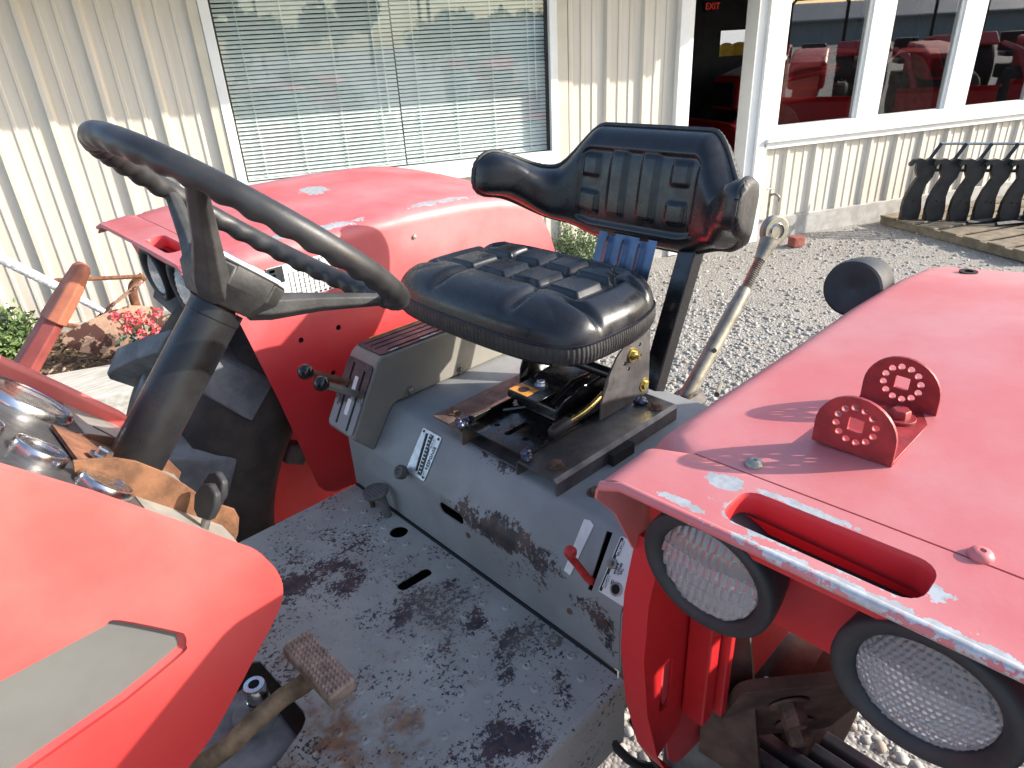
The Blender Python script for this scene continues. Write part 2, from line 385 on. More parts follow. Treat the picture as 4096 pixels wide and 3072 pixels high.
def obj(name, vf, mat, parent=None, smooth=False, bevel=0.0, seg=2, subdiv=0, fixn=True, angle=40, **props):
    V = np.array(vf[0], float); org = Vector(((V.min(0) + V.max(0)) / 2).tolist())
    if parent is None: org.z = float(V[:, 2].min())
    me = bpy.data.meshes.new(name); me.from_pydata([tuple(v) for v in (V - np.array(org))], [], [tuple(f) for f in vf[1]])
    me.validate()
    if fixn:
        bm = bmesh.new(); bm.from_mesh(me); bmesh.ops.recalc_face_normals(bm, faces=bm.faces); bm.to_mesh(me); bm.free()
    me.materials.append(M[mat])
    o = link(name, me, parent, org)
    if smooth:
        me.polygons.foreach_set('use_smooth', [True] * len(me.polygons))
        me.set_sharp_from_angle(angle=math.radians(angle))
    if bevel:
        b_ = o.modifiers.new('bevel', 'BEVEL'); b_.width = bevel; b_.segments = seg; b_.limit_method = 'ANGLE'; b_.angle_limit = math.radians(35)
        if not smooth: me.polygons.foreach_set('use_smooth', [True] * len(me.polygons)); me.set_sharp_from_angle(angle=math.radians(35)) if False else None
        b_.harden_normals = True
    if subdiv:
        s = o.modifiers.new('subdiv', 'SUBSURF'); s.levels = subdiv; s.render_levels = subdiv
    for k, v in props.items(): o[k] = v
    return o
def thing(name, loc, label, cat, group=None):
    o = bpy.data.objects.new(name, None); COL.objects.link(o); o.location = loc; ORG[o] = Vector(loc)
    o['label'] = label; o['category'] = cat
    if group: o['group'] = group
    o.empty_display_size = .1
    return o
def dup(o, loc, parent=None):
    c = o.copy(); COL.objects.link(c)
    if parent is None: c.location = loc
    else: c.parent = parent
    for ch in o.children: dup(ch, None, c)
    return c
def text(name, s, size, o, r, u, mat, parent, align='CENTER', depth=.0003):
    cu = bpy.data.curves.new(name, 'FONT'); cu.body = s; cu.size = size; cu.align_x = align; cu.align_y = 'CENTER'; cu.extrude = depth; cu.resolution_u = 2
    t = bpy.data.objects.new(name + '_tmp', cu); COL.objects.link(t)
    dg = bpy.context.evaluated_depsgraph_get(); me = bpy.data.meshes.new_from_object(t.evaluated_get(dg))
    bpy.data.objects.remove(t)
    me.transform(frame((0, 0, 0), r, u)); me.materials.clear(); me.materials.append(M[mat]); me.name = name
    return link(name, me, parent, Vector(o))
def label(o, s): o['label'] = s; return o
V3 = Vector

# ================================================================== SETTING
WP = V3((6.805, 2.996, 0)); WD = V3((0.91402, -0.40568, 0)); WN = V3((0.40568, 0.91402, 0))
def W(s, n_, z): return tuple(WP + WD * s + WN * n_ + V3((0, 0, z)))
def wmap(vf): return [W(*v) for v in vf[0]], vf[1]
def wbox(s0, s1, n0, n1, z0, z1): return wmap(box(s0, s1, n0, n1, z0, z1))

# ground: one sheet, gently uneven near the yard
def gz(x, y): return .012 * math.sin(x * 1.3 + .5) * math.cos(y * 1.1) + .006 * math.sin(x * 3.1 + y * 2.3)
xs = np.concatenate([np.linspace(-600, -14, 10), np.linspace(-12, 16, 90), np.linspace(18, 600, 10)])
ys = np.concatenate([np.linspace(-600, -14, 10), np.linspace(-12, 10, 70), np.linspace(12, 600, 10)])
V = []; F = []
for x in xs:
    for y in ys: V.append((x, y, gz(x, y) if abs(x) < 20 and abs(y) < 14 else 0.0))
for i in range(len(xs) - 1):
    for j in range(len(ys) - 1): F.append((i * len(ys) + j, (i + 1) * len(ys) + j, (i + 1) * len(ys) + j + 1, i * len(ys) + j + 1))
obj('ground', (V, F), 'gravel', smooth=True, kind='structure')

# loose stones on the gravel that shows between the machines
def stones(n_, regions, r0, r1):
    V = []; F = []
    base = bmesh.new(); bmesh.ops.create_icosphere(base, subdivisions=1, radius=1); bv = np.array([v.co[:] for v in base.verts]); base.verts.index_update()
    bf = [tuple(v.index for v in f.verts) for f in base.faces]; base.free()
    low = bv
    for i in range(n_):
        x0, x1, y0, y1 = random.choice(regions); x = random.uniform(x0, x1); y = random.uniform(y0, y1)
        if (V3((x, y, 0)) - WP).dot(WN) > -.12: continue
        r = r0 + (r1 - r0) * random.random() ** 3.5
        sc = np.array([random.uniform(.7, 1.3), random.uniform(.7, 1.3), random.uniform(.45, .8)]) * r
        a = random.uniform(0, 6.28); q = low * (1 + .3 * np.random.rand(len(low), 1)) * sc
        c, s = math.cos(a), math.sin(a); q = np.stack([q[:, 0] * c - q[:, 1] * s, q[:, 0] * s + q[:, 1] * c, q[:, 2]], 1) + np.array([x, y, gz(x, y) + r * .12])
        o = len(V); V += [tuple(t) for t in q]; F += [tuple(k + o for k in f) for f in bf]
    return V, F
st = stones(24000, [(1.6, 4.6, .2, 2.6), (1.6, 7.5, .0, 3.4), (.5, 2.6, -.6, 1.4)], .004, .019)
obj('gravel_stones', st, 'stone', smooth=True, angle=60, fixn=False, kind='stuff', label='loose pale grey gravel stones lying on the yard', category='gravel')

# ------------------------------------------------------------------ building
bld = thing('shop_building', W(-2, 0, 0), 'beige ribbed metal shop building with white window frames and open doorway', 'building')
obj('foundation', wbox(-11, 8, -.035, .3, -.3, .205), 'concrete', bld, bevel=.01)
prof = [(0, 0), (.016, -.03), (.044, -.03), (.06, 0), (.125, 0), (.131, -.007), (.149, -.007), (.155, 0), (.225, 0), (.231, -.007), (.249, -.007), (.255, 0), (.335, 0), (.335, .008), (0, .008)]
def siding(s0, z0, z1, k):
    first = obj('siding_panel', wmap(prism([(s0 + a, b_) for a, b_ in prof], 'z', z0, z1)), 'siding', bld)
    for i in range(1, k):
        c = first.copy(); COL.objects.link(c); c.location = first.location + WD * (.3352 * i)
siding(-5.60 - .3352 * 14, .20, 3.0, 15)       # left of the blind window
siding(-5.26, .20, .93, 8)                      # below it
siding(-2.575, .20, 3.0, 3)                     # between window and door
siding(-.66, .20, .86, 22)                      # below the right windows
obj('wall_core', wbox(-11, -5.2, .012, .12, -.2, 3), 'room_dark', bld); obj('wall_core', wbox(-5.2, -2.66, .012, .12, -.2, .95), 'room_dark', bld)
obj('wall_core', wbox(-2.66, -1.47, .012, .12, -.2, 3), 'room_dark', bld); obj('wall_core', wbox(-.70, 8, .012, .12, -.2, .93), 'room_dark', bld)
# blind window
win = obj('window_frame', merge(wbox(-5.20, -5.135, -.045, .06, .975, 2.6), wbox(-2.725, -2.66, -.045, .06, .975, 2.6), wbox(-5.135, -2.725, -.045, .06, .975, 1.058), wbox(-5.135, -2.725, -.045, .06, 2.42, 2.6)), 'trim_white', bld, bevel=.004)
obj('window_sill', wbox(-5.23, -2.63, -.075, -.047, .93, .974), 'trim_white', bld, bevel=.004)
obj('trim_strip', wbox(-5.27, -5.202, -.036, .02, .2, 3), 'trim_beige', bld, bevel=.004)
obj('trim_strip', wbox(-2.658, -2.57, -.034, .02, .2, 3), 'trim_beige', bld, bevel=.004)
obj('pane', ([W(-5.135, .002, 1.058), W(-2.725, .002, 1.058), W(-2.725, .002, 2.42), W(-5.135, .002, 2.42)], [(0, 1, 2, 3)]), 'window_glass', bld, fixn=False)
obj('pane_gasket', merge(wbox(-5.134, -5.122, -.006, -.001, 1.059, 2.419), wbox(-2.75, -2.726, -.006, -.001, 1.059, 2.419), wbox(-5.122, -2.75, -.006, -.001, 1.059, 1.066)), 'rubber', bld)
# right-hand windows: one long white frame with panes
zt = 2.5
gl = [(-.47, .44), (.70, 1.55), (1.83, 2.72), (3.0, 3.9), (4.2, 5.1)]
parts = [wbox(-.58, 5.6, -.04, .06, .955, 1.058), wbox(-.58, 5.6, -.04, .06, 2.3, zt)]
e = -.58
for a, b_ in gl: parts.append(wbox(e, a, -.04, .06, 1.058, 2.3)); e = b_
parts.append(wbox(e, 5.6, -.04, .06, 1.058, 2.3))
obj('window_frame', merge(*parts), 'trim_white', bld, bevel=.004)
obj('window_sill', wbox(-.60, 5.6, -.10, -.041, .93, .962), 'trim_white', bld, bevel=.006)
obj('window_sill', wbox(-.62, 5.6, -.065, -.034, .868, .928), 'trim_white', bld, bevel=.006)
for a, b_ in gl:
    obj('pane', ([W(a, .002, 1.058), W(b_, .002, 1.058), W(b_, .002, 2.3), W(a, .002, 2.3)], [(0, 1, 2, 3)]), 'coated_glass', bld, fixn=False)
    obj('glazing_bead', merge(wbox(b_ - .03, b_, -.02, -.001, 1.06, 2.298)), 'trim_white', bld, bevel=.002)
# door
obj('door_frame', merge(wbox(-1.57, -1.475, -.06, .14, .0, 2.5), wbox(-1.475, -1.42, -.03, .14, .0, 2.5)), 'trim_white', bld, bevel=.004)
obj('door_frame', merge(wbox(-.79, -.70, -.03, .14, .0, 2.5), wbox(-.70, -.582, -.065, .10, .0, 2.5)), 'trim_white', bld, bevel=.004)
obj('threshold', wbox(-1.42, -.79, -.05, .3, -.05, .05), 'concrete', bld, bevel=.005)
# upper wall and overhang (shade the wall)
obj('upper_wall', wbox(-11, 8, .0, .12, 2.61, 3.2), 'trim_beige', bld)
obj('roof_overhang', merge(wbox(-12, .15, -.80, .0, 2.60, 2.70), wbox(-12, .15, -.84, -.801, 2.52, 2.74)), 'trim_white', bld)
obj('roof', wmap(prism([(-.6, 3.2), (-.6, 3.3), (5, 4.6), (9.5, 3.3), (9.5, 3.2), (5, 4.5)], 'x', -12, 9)), 'shed_grey', bld)
# dark showroom inside
obj('room_floor', wbox(-11, 8, .13, 5.1, -.05, -.01), 'room_dark', bld)
obj('room_ceiling', wbox(-11, 8, .13, 5.1, 2.9, 3.0), 'room_dark', bld)
obj('room_side', wbox(-11, -10.9, .13, 5.1, 0, 2.9), 'room_dark', bld); obj('room_side', wbox(7.9, 8, .13, 5.1, 0, 2.9), 'room_dark', bld)
vv, ff = cdt([(-11, 0), (8, 0), (8, 2.9), (-11, 2.9)], [[(2.38, 1.47), (3.4, 1.47), (3.4, 1.85), (2.38, 1.85)]])
obj('room_back', solid(vv, ff, lambda a, b_: W(a, 5.0, b_), lambda a, b_: W(a, 5.1, b_)), 'room_dark', bld)
obj('room_partition', wbox(-2.0, -1.95, .13, 4.9, 0, 2.9), 'room_dark', bld)
ex = obj('exit_sign', wbox(2.0, 2.26, 4.92, 4.98, 2.13, 2.27), 'room_dark', bld, bevel=.005)
text('exit_lettering', 'EXIT', .13, W(2.13, 4.915, 2.20), WD, (0, 0, 1), 'exit_red', bld)

obj('rear_shelf', wbox(2.3, 3.5, 5.11, 5.6, 1.30, 1.44), 'trim_white', bld)
for k_, (s_, w_) in enumerate(((2.72, .16), (2.98, .20))): obj('feed_bag', [W(*q) for q in ball((s_, 5.3, 1.44 + .11), (w_, .12, .12), 14, 8)[0]] and ([W(*q) for q in ball((s_, 5.3, 1.44 + .11), (w_, .12, .12), 14, 8)[0]], ball((s_, 5.3, 1.44 + .11), (w_, .12, .12), 14, 8)[1]), 'bag_yellow', None, smooth=True, label=('smaller yellow bag seen through the opening at the back of the dark doorway', 'larger yellow bag seen through the opening at the back of the dark doorway')[k_], category='bag', group='yellow bags beyond the doorway')
# venetian blinds: two blinds side by side, slat by slat
for k, (a, b_) in enumerate(((-5.125, -3.935), (-3.925, -2.735))):
    bl = thing('venetian_blind', W((a + b_) / 2, .06, 1.06), ('pale venetian blind in the wide window, the one with a longer hanging cord', 'pale venetian blind in the wide window beside the gap against the dark seam')[0] if False else ('pale slatted venetian blind covering the window half behind the steering wheel', 'pale slatted venetian blind covering the window half beside the siding and door')[k], 'blind', 'blinds in the wide window')
    sv = wmap(([(a, .045, .0), (b_, .045, .0), (b_, .052, .011), (a, .052, .011), (a, .062, .0205), (b_, .062, .0205)], [(0, 1, 2, 3), (3, 2, 5, 4)]))
    sv = ([(v[0], v[1], v[2] + 1.075) for v in sv[0]], sv[1])
    f0 = obj('slat', sv, 'slat_white', bl, fixn=False); f0.data.polygons.foreach_set('use_smooth', [True] * 2)
    for i in range(1, 47):
        c = f0.copy(); COL.objects.link(c); c.location = f0.location + V3((0, 0, .0278 * i + (.004 if k else 0))); c.rotation_euler = (random.uniform(-.05, .05) * 0, 0, 0)
    obj('bottom_rail', wbox(a, b_, .042, .07, 1.06, 1.071), 'slat_white', bl, bevel=.002)
    for t in (.12, .37, .63, .88):
        obj('ladder_cord', wbox(a + (b_ - a) * t - .0025, a + (b_ - a) * t + .0025, .038, .041, 1.07, 2.4), 'slat_white', bl)
    obj('tilt_wand', tube([W(a + .93 * (b_ - a), .034, 2.4), W(a + .93 * (b_ - a), .034, 1.45)], .004, 8), 'slat_white', bl)
obj('room_backing', wbox(-5.3, -2.6, .35, .37, .6, 2.9), 'room_dark', bld)

# hose tap on a post
tp = thing('hose_tap', W(-.48, -.05, .2), 'small outdoor water tap on a thin pipe by the door frame', 'tap')
obj('pipe', tube([W(-.48, -.06, .2), W(-.48, -.06, .46)], .012, 10), 'link_steel', tp, smooth=True)
obj('spout', tube(smoothpath([W(-.48, -.06, .44), W(-.44, -.09, .45), W(-.41, -.11, .42), W(-.41, -.11, .38)]), .011, 10), 'link_steel', tp, smooth=True)
obj('handle', merge(tube([W(-.48, -.06, .46), W(-.48, -.06, .50)], .007, 8), tube([W(-.52, -.06, .50), W(-.44, -.06, .50)], .008, 8)), 'bolt_steel', tp, smooth=True)
# brick
bk = obj('brick', wmap(prism(rrect(-.43, -.30, -.42, -.32, .01, 2), 'z', .005, .095)), 'brick_red', bevel=.006, label='broken red brick lying on the gravel near the door', category='brick')

# ------------------------------------------------------------------ pallet and black quick-attach frames
pal = thing('pallet', W(1.5, -1.0, 0), 'weathered wooden pallet carrying black steel plates beside the wall', 'pallet')
for i in range(7): obj('deck_board', wmap(box(.84, 2.9, -1.75 + .235 * i, -1.58 + .235 * i, .085, .105)), 'pallet_wood', pal, bevel=.003)
for s in (.86, 1.8, 2.75): obj('stringer', wmap(box(s, s + .09, -1.76, -.16, .01, .084)), 'pallet_wood', pal, bevel=.004)
hook = [(-.055, .0), (.06, .0), (.065, .10), (.05, .22), (.06, .32), (.10, .40), (.115, .50), (.10, .56), (.06, .575), (.03, .555), (-.01, .575), (-.06, .565), (-.085, .53), (-.08, .505), (-.06, .515), (-.05, .535), (-.035, .52), (-.03, .46), (-.01, .40), (-.05, .30), (-.075, .20), (-.08, .10)]
hook = [(a * 1.3, b_ * 1.02) for a, b_ in hook]
nth = ('outermost, nearest the water tap', 'second from the water tap', 'third from the water tap', 'fourth from the water tap', 'fifth from the water tap', 'sixth from the water tap')
for k in range(6):
    s0 = .93 + .155 * k; n0 = -.44 - .135 * k; z0 = .106
    q = thing('attachment_frame', W(s0, n0, z0), 'black steel hooked attachment plate on the pallet, ' + nth[k], 'steel frame', 'black hooked plates stacked on the pallet')
    r = V3(WD * .93 - WN * .36); o = V3(W(s0, n0, z0))
    obj('side_plate', plate(hook, frame(o, r, (0, 0, 1)), .045, [circ(-.02, .19, .009, 8), circ(.03, .18, .009, 8)]), 'implement_black', q, bevel=.002)
    nrm = V3((r.y, -r.x, 0)).normalized() * -1
    obj('foot', merge(xf(box(-.075, .06, -.012, .07, -.0 - .07, .0), frame(o, r, (0, 0, 1)))), 'implement_black', q, bevel=.003)
    a = o + r * .05 + V3((0, 0, .53)); b_ = a + WD * .14 + V3((0, 0, .17))
    obj('arm', tube([a, b_], .022, 4), 'implement_black', q, bevel=.003)
    obj('cross_tube', tube([o + r * .08 + V3((0, 0, .47)), o + r * .08 + V3((0, 0, .47)) + WD * .17 - WN * .10], .016, 10), 'implement_black', q, smooth=True)
    obj('top_bar', tube([b_, b_ + WD * .17 - WN * .13], .012, 8), 'tube_steel', q, smooth=True)
    if k >= 4: obj('lift_rod', tube([o + r * .08 + V3((0, 0, .06)), o + r * .9 + V3((0, 0, .10))], .022, 12), 'tube_steel', q, smooth=True)
for k in range(4):
    a = V3(W(1.18 + .16 * k, -.86 - .17 * k, .128)); obj('fork_tine', tube([a, a + WD * 1.6 - WN * .30], .022, 4), 'implement_black', None, bevel=.002, label=('long black steel tine lying on the pallet against the hooked plates', 'long black steel tine lying second from the hooked plates on the pallet', 'long black steel tine lying third from the hooked plates on the pallet', 'long black steel tine lying at the front edge of the pallet')[k], category='tine', group='black tines lying on the pallet')
obj('field_stone', ([(W(1.06, -1.2, 0)[0] + x * .09, W(1.06, -1.2, 0)[1] + y * .07, max(0, .035 + z * .06)) for x, y, z in ball((0, 0, 0), 1, 9, 6)[0]], ball((0, 0, 0), 1, 9, 6)[1]), 'stone', smooth=True, angle=25, label='pale fist sized stone on the gravel at the pallet corner', category='stone')

# ------------------------------------------------------------------ planting bed, timber, shrubs, plough
obj('mulch_bed', grid(lambda u, v: W(-10 + 5.6 * u, -1.05 + 1.04 * v, .13 + .03 * math.sin(u * 60) * math.cos(v * 9) + random.uniform(-.012, .012)), 90, 20), 'mulch', smooth=True, kind='structure')
V = []; F = []
for i in range(2600):
    s, n_ = random.uniform(-8, -4.8), random.uniform(-.95, -.03); o = V3(W(s, n_, .16 + random.uniform(-.01, .02)))
    a = V3((random.gauss(0, 1), random.gauss(0, 1), random.gauss(0, .3))).normalized(); b_ = a.cross(V3((random.gauss(0, 1), random.gauss(0, 1), random.gauss(0, 1)))).normalized()
    l, w = random.uniform(.01, .035), random.uniform(.004, .01); k = len(V)
    V += [tuple(o - a * l - b_ * w), tuple(o + a * l - b_ * w), tuple(o + a * l + b_ * w), tuple(o - a * l + b_ * w)]; F.append((k, k + 1, k + 2, k + 3))
obj('mulch_chips', (V, F), 'chip', fixn=False, kind='stuff', label='brown bark mulch chips covering the planting bed', category='mulch')
obj('edging_timber', wbox(-10, -3.6, -1.44, -.95, -.05, .2), 'timber', bevel=.012, label='thick weathered grey timber edging the planting bed', category='timber')

def leafcloud(n_, fn, size, nrm_up=.5):
    V = []; F = []
    for i in range(n_):
        o = V3(fn()); d = V3((random.gauss(0, 1), random.gauss(0, 1), random.gauss(0, 1) + nrm_up)).normalized()
        a = d.orthogonal().normalized(); a = Quaternion(d, random.uniform(0, 6.28)) @ a; b_ = d.cross(a); s = size * random.uniform(.6, 1.4); k = len(V)
        V += [tuple(o - a * s), tuple(o + b_ * s * .55 + d * s * .15), tuple(o + a * s), tuple(o - b_ * s * .55 + d * s * .15)]; F.append((k, k + 1, k + 2, k + 3))
    return V, F
def shrub(name, s, n_, z, rs, rn, h, cnt, mat, size, lab):
    t = thing(name, W(s, n_, z), lab, 'shrub')
    stems = []; tips = []
    for i in range(34):
        a = random.uniform(0, 6.28); q = random.random() ** .5
        e = (s + rs * q * math.cos(a), n_ + rn * q * math.sin(a), z + h * random.uniform(.55, 1.0) * (1 - .35 * q * q)); tips.append(e)
        stems.append(tube([W(s + .15 * (e[0] - s), n_ + .15 * (e[1] - n_), z), W(s + .6 * (e[0] - s), n_ + .6 * (e[1] - n_), z + .5 * (e[2] - z)), W(*e)], [.005, .004, .002], 5))
    obj('stems', merge(*stems), 'stem_green', t)
    def fn():
        e = random.choice(tips); k = random.random() ** .6; return W(s + (e[0] - s) * (.2 + .8 * k) + random.gauss(0, .035), n_ + (e[1] - n_) * (.2 + .8 * k) + random.gauss(0, .035), z + (e[2] - z) * k + random.gauss(0, .025))
    obj('foliage', leafcloud(cnt, fn, size), mat, t, fixn=False)
shrub('green_shrub', -6.86, -.55, .14, .34, .30, .44, 2600, 'leaf_green', .021, 'bright green leafy shrub beside the old plough')
shrub('pale_shrub', -2.62, -.28, .0, .36, .22, .58, 5200, 'leaf_pale', .013, 'dense pale green shrub at the wall behind the tractor seat')

# old walking plough
pl = thing('walking_plough', W(-6.2, -.6, .15), 'rusty antique walking plough with silver wooden handles in the bed', 'plough')
def P(s, z, n_=-.62): return V3(W(s, n_, z))
obj('handle', tube([P(-7.1, 1.30), P(-6.62, .87), P(-6.36, .63), P(-6.17, .44)], [.034, .034, .030, .020], 10), 'silver_wood', pl, smooth=True)
obj('brace', tube([P(-6.46, .69, -.60), P(-6.33, .60, -.60)], .017, 6), 'rust_brown', pl); obj('brace', tube([P(-6.44, .43, -.66), P(-6.30, .36, -.66)], .018, 6), 'rust_brown', pl)
obj('beam', tube([P(-6.40, .672, -.55), P(-6.1, .64, -.55), P(-5.9, .62, -.55)], .014, 8), 'rust_brown', pl, smooth=True)
obj('strut', tube([P(-5.90, .60, -.60), P(-6.12, .47, -.60), P(-6.52, .20, -.62)], .012, 4), 'plough_rust', pl)
obj('standard', tube(smoothpath([P(-5.90, .61, -.5), P(-5.98, .55, -.5), P(-6.0, .45, -.5), P(-5.99, .3, -.5)]), .03, 8, sx=.4), 'rust_brown', pl, smooth=True)
mb = [(-6.42, .33), (-6.38, .385), (-6.25, .44), (-6.1, .485), (-5.98, .50), (-5.86, .47), (-5.80, .38), (-5.86, .25), (-6.02, .17), (-6.2, .20), (-6.34, .25)]
vv, ff = cdt(mb, pts=[(-6.3 + .08 * i, .25 + .06 * j) for i in range(5) for j in range(3)])
obj('mouldboard', solid(vv, ff, lambda a, b_: W(a, -.80 + .9 * (b_ - .33) ** 2 + .25 * (a + 6.1) ** 2, b_), lambda a, b_: W(a, -.788 + .9 * (b_ - .33) ** 2 + .25 * (a + 6.1) ** 2, b_)), 'plough_rust', pl, smooth=True)

# red geranium in front of it
fl = thing('red_flower', W(-5.95, -.9, .15), 'red flowering geranium with grey green leaves beside the plough', 'flower')
heads = [(-6.04, .505), (-5.97, .49), (-5.93, .455), (-6.0, .42), (-5.90, .50), (-5.86, .44), (-5.93, .37), (-5.88, .33), (-5.84, .38), (-5.80, .49), (-5.86, .28)]
obj('stems', merge(*[tube([W(-5.92, -.9, .15), W(-5.92 + .5 * (a + 5.92), -.93, .15 + .5 * (z - .15)), W(a, -.97, z)], .004, 5) for a, z in heads]), 'stem_green', fl)
for a, z in heads:
    pts_ = []
    def fn():
        d = V3((random.gauss(0, 1), random.gauss(0, 1), random.gauss(0, 1))).normalized() * .032 * random.uniform(.6, 1.0); c = V3(W(a, -.97 + random.uniform(-.01, .01), z)); return tuple(c + d)
    obj('flower_head', leafcloud(46, fn, .013), 'petal', fl, fixn=False)
obj('leaves', leafcloud(260, lambda: W(-5.92 + random.gauss(0, .07), -.93 + random.gauss(0, .05), .24 + random.gauss(0, .06)), .026), 'leaf_blue', fl, fixn=False)

# ------------------------------------------------------------------ the yard behind the camera (it shows in the window panes)
def parked_tractor(loc, rz, lab):
    t = thing('parked_tractor', loc, lab, 'tractor', 'red tractors parked across the yard')
    R_ = Matrix.Translation(V3(loc)) @ Matrix.Rotation(rz, 4, 'Z')
    def part(nm, vf, mat, **k): return obj(nm, xf(vf, R_), mat, t, **k)
    part('hood', prism([(.3, .85), (.3, 1.45), (1.2, 1.40), (1.75, 1.25), (1.8, .8)], 'y', -.32, .32), 'red_plain', bevel=.06)
    part('chassis', box(-.9, 1.7, -.22, .22, .55, .85), 'dark_void', bevel=.03)
    for sy in (-1, 1):
        w = part('rear_wheel', lathe([(.3, -.18), (.62, -.2), (.72, -.12), (.72, .12), (.62, .2), (.3, .18)], (-.75, sy * .68, .72), (0, 1, 0), 28), 'tyre_side', smooth=True)
        part('front_wheel', lathe([(.2, -.1), (.40, -.12), (.45, -.07), (.45, .07), (.40, .12), (.2, .1)], (1.35, sy * .6, .45), (0, 1, 0), 24), 'tyre_side', smooth=True)
        part('fender', prism([(-1.45, 1.1), (-1.2, 1.48), (-.5, 1.52), (-.15, 1.3), (-.15, 1.25), (-.5, 1.45), (-1.2, 1.42)], 'y', sy * .45, sy * .95), 'red_plain', bevel=.02)
    part('grille', box(1.79, 1.82, -.24, .24, .86, 1.18), 'dark_void', bevel=.01)
    part('seat', merge(box(-.85, -.35, -.24, .24, 1.0, 1.12), box(-.95, -.83, -.24, .24, 1.1, 1.5)), 'vinyl', bevel=.04)
    part('roll_bar', tube([(-1.15, -.55, .9), (-1.15, -.55, 2.25), (-1.15, -.45, 2.35), (-1.15, .45, 2.35), (-1.15, .55, 2.25), (-1.15, .55, .9)], .035, 8), 'dark_void')
    part('loader_arm', tube([(.2, .5, 1.3), (1.2, .5, 1.2), (2.2, .5, .45)], .06, 4), 'red_plain', bevel=.01)
    part('loader_bucket', prism([(2.1, .12), (2.75, .1), (2.2, .18), (2.15, .62), (2.3, .72), (2.05, .7)], 'y', -.85, .85), 'red_plain', bevel=.01)
    return t
parked_tractor((9.4, -5.6, 0), 1.9, 'red tractor with loader reflected in the window pane beside the door')
parked_tractor((11.8, -6.4, 0), 1.7, 'red tractor reflected in the middle white framed pane')
parked_tractor((14.4, -7.2, 0), 1.75, 'red tractor reflected in the pane over the black plates')
parked_tractor(W(3.35, 3.7, 0), 2.75, 'red tractor standing in the dark room behind the open doorway')
parked_tractor((2.2, -10.5, 0), 1.2, 'red tractor reflected faintly in the blind window')
sh = thing('storage_shed', (14, -64, 0), 'long low grey storage shed reflected in the white framed windows', 'shed')
obj('wall', box(-2, 68, -70, -64, 0, 2.0), 'shed_grey', sh); obj('roof', prism([(-71, 1.95), (-67, 3.4), (-63, 1.95), (-63, 2.1), (-67, 3.55), (-71, 2.1)], 'x', -3, 69), 'shed_grey', sh)
def far_tree(x, y, h, r, i):
    t = thing('far_tree', (x, y, 0), 'dark leafy tree on the skyline reflected in the blind window', 'tree', 'trees on the reflected skyline')
    obj('trunk', tube([(x, y, 0), (x, y, h * .45)], [.3, .18], 8), 'bark', t)
    def fn():
        c = random.choice(lob); d = V3((random.gauss(0, 1), random.gauss(0, 1), random.gauss(0, 1))).normalized() * random.random() ** .35 * c[3]; return (c[0] + d.x, c[1] + d.y, c[2] + d.z)
    lob = [(x + random.gauss(0, r * .5), y, h * random.uniform(.38, .85), r * random.uniform(.28, .5)) for _ in range(9)]
    obj('crown', leafcloud(1300, fn, .42), 'far_tree', t, fixn=False)
for i, (x, y, h, r) in enumerate(((-42, -78, 11, 4.5), (-36, -80, 14, 3.2), (-31, -76, 9, 5), (-24, -82, 12, 5), (-19, -80, 16, 4), (-12, -84, 9, 6), (-4, -86, 7, 6), (4, -88, 7, 6), (-48, -80, 9, 6))): far_tree(x, y, h * .62, r * .8, i)
for i, (x, y) in enumerate(((-21, -52), (-7, -50), (-6, -48.5))):
    u_ = thing('utility_pole', (x, y, 0), 'wooden utility pole with crossarm reflected in the blind window', 'utility pole', 'utility poles reflected in the window')
    obj('pole', tube([(x, y, 0), (x, y, 11)], [.16, .11], 8), 'pole_wood', u_); obj('crossarm', box(x - 1.1, x + 1.1, y - .06, y + .06, 9.9, 10.05), 'pole_wood', u_)

# ================================================================== THE TRACTOR
TR = thing('red_tractor', (.94, .84, 0), 'old red and grey farm tractor with black steering wheel and new black seat', 'tractor')

# ---- fenders
BZ = [(.30, 1.534), (.40, 1.546), (.44, 1.548), (.477, 1.549), (.6, 1.552), (.8, 1.552), (.95, 1.554), (1.1, 1.549), (1.23, 1.535), (1.35, 1.505), (1.45, 1.45), (1.52, 1.40)]
def bz(x): return float(np.interp(x, [a for a, _ in BZ], [b for _, b in BZ]))
RC = .032; LA = RC * PI / 2; TW = .585
def fen(x, w, yin, sg, dz=0.0):
    z1 = bz(x) - RC
    if w <= 0: t, z = 0.0, z1 + w
    elif w < LA: a = w / RC; t, z = RC * (1 - math.cos(a)), z1 + RC * math.sin(a)
    else:
        t = RC + (w - LA); z = bz(x) + (.010 + .022 * min(1, max(0, (x - .42) / .33))) * math.sin(PI / 2 * min(1, (t - RC) / (TW - .05 - RC)))
        if t > TW - .05: k = (t - TW + .05) / .05; z -= .03 * k * k
    if dz:
        if w <= 0: t += dz
        elif w < LA: a = w / RC; t += dz * math.cos(a); z -= dz * math.sin(a)
        else: z -= dz
    return (x, yin + sg * t, z)
WE = LA + TW - RC
def nz(x, y): return fen(x, LA + (.335 - y) - RC, .335, -1)[2]
def wz(x, z): return z - (bz(x) - RC)
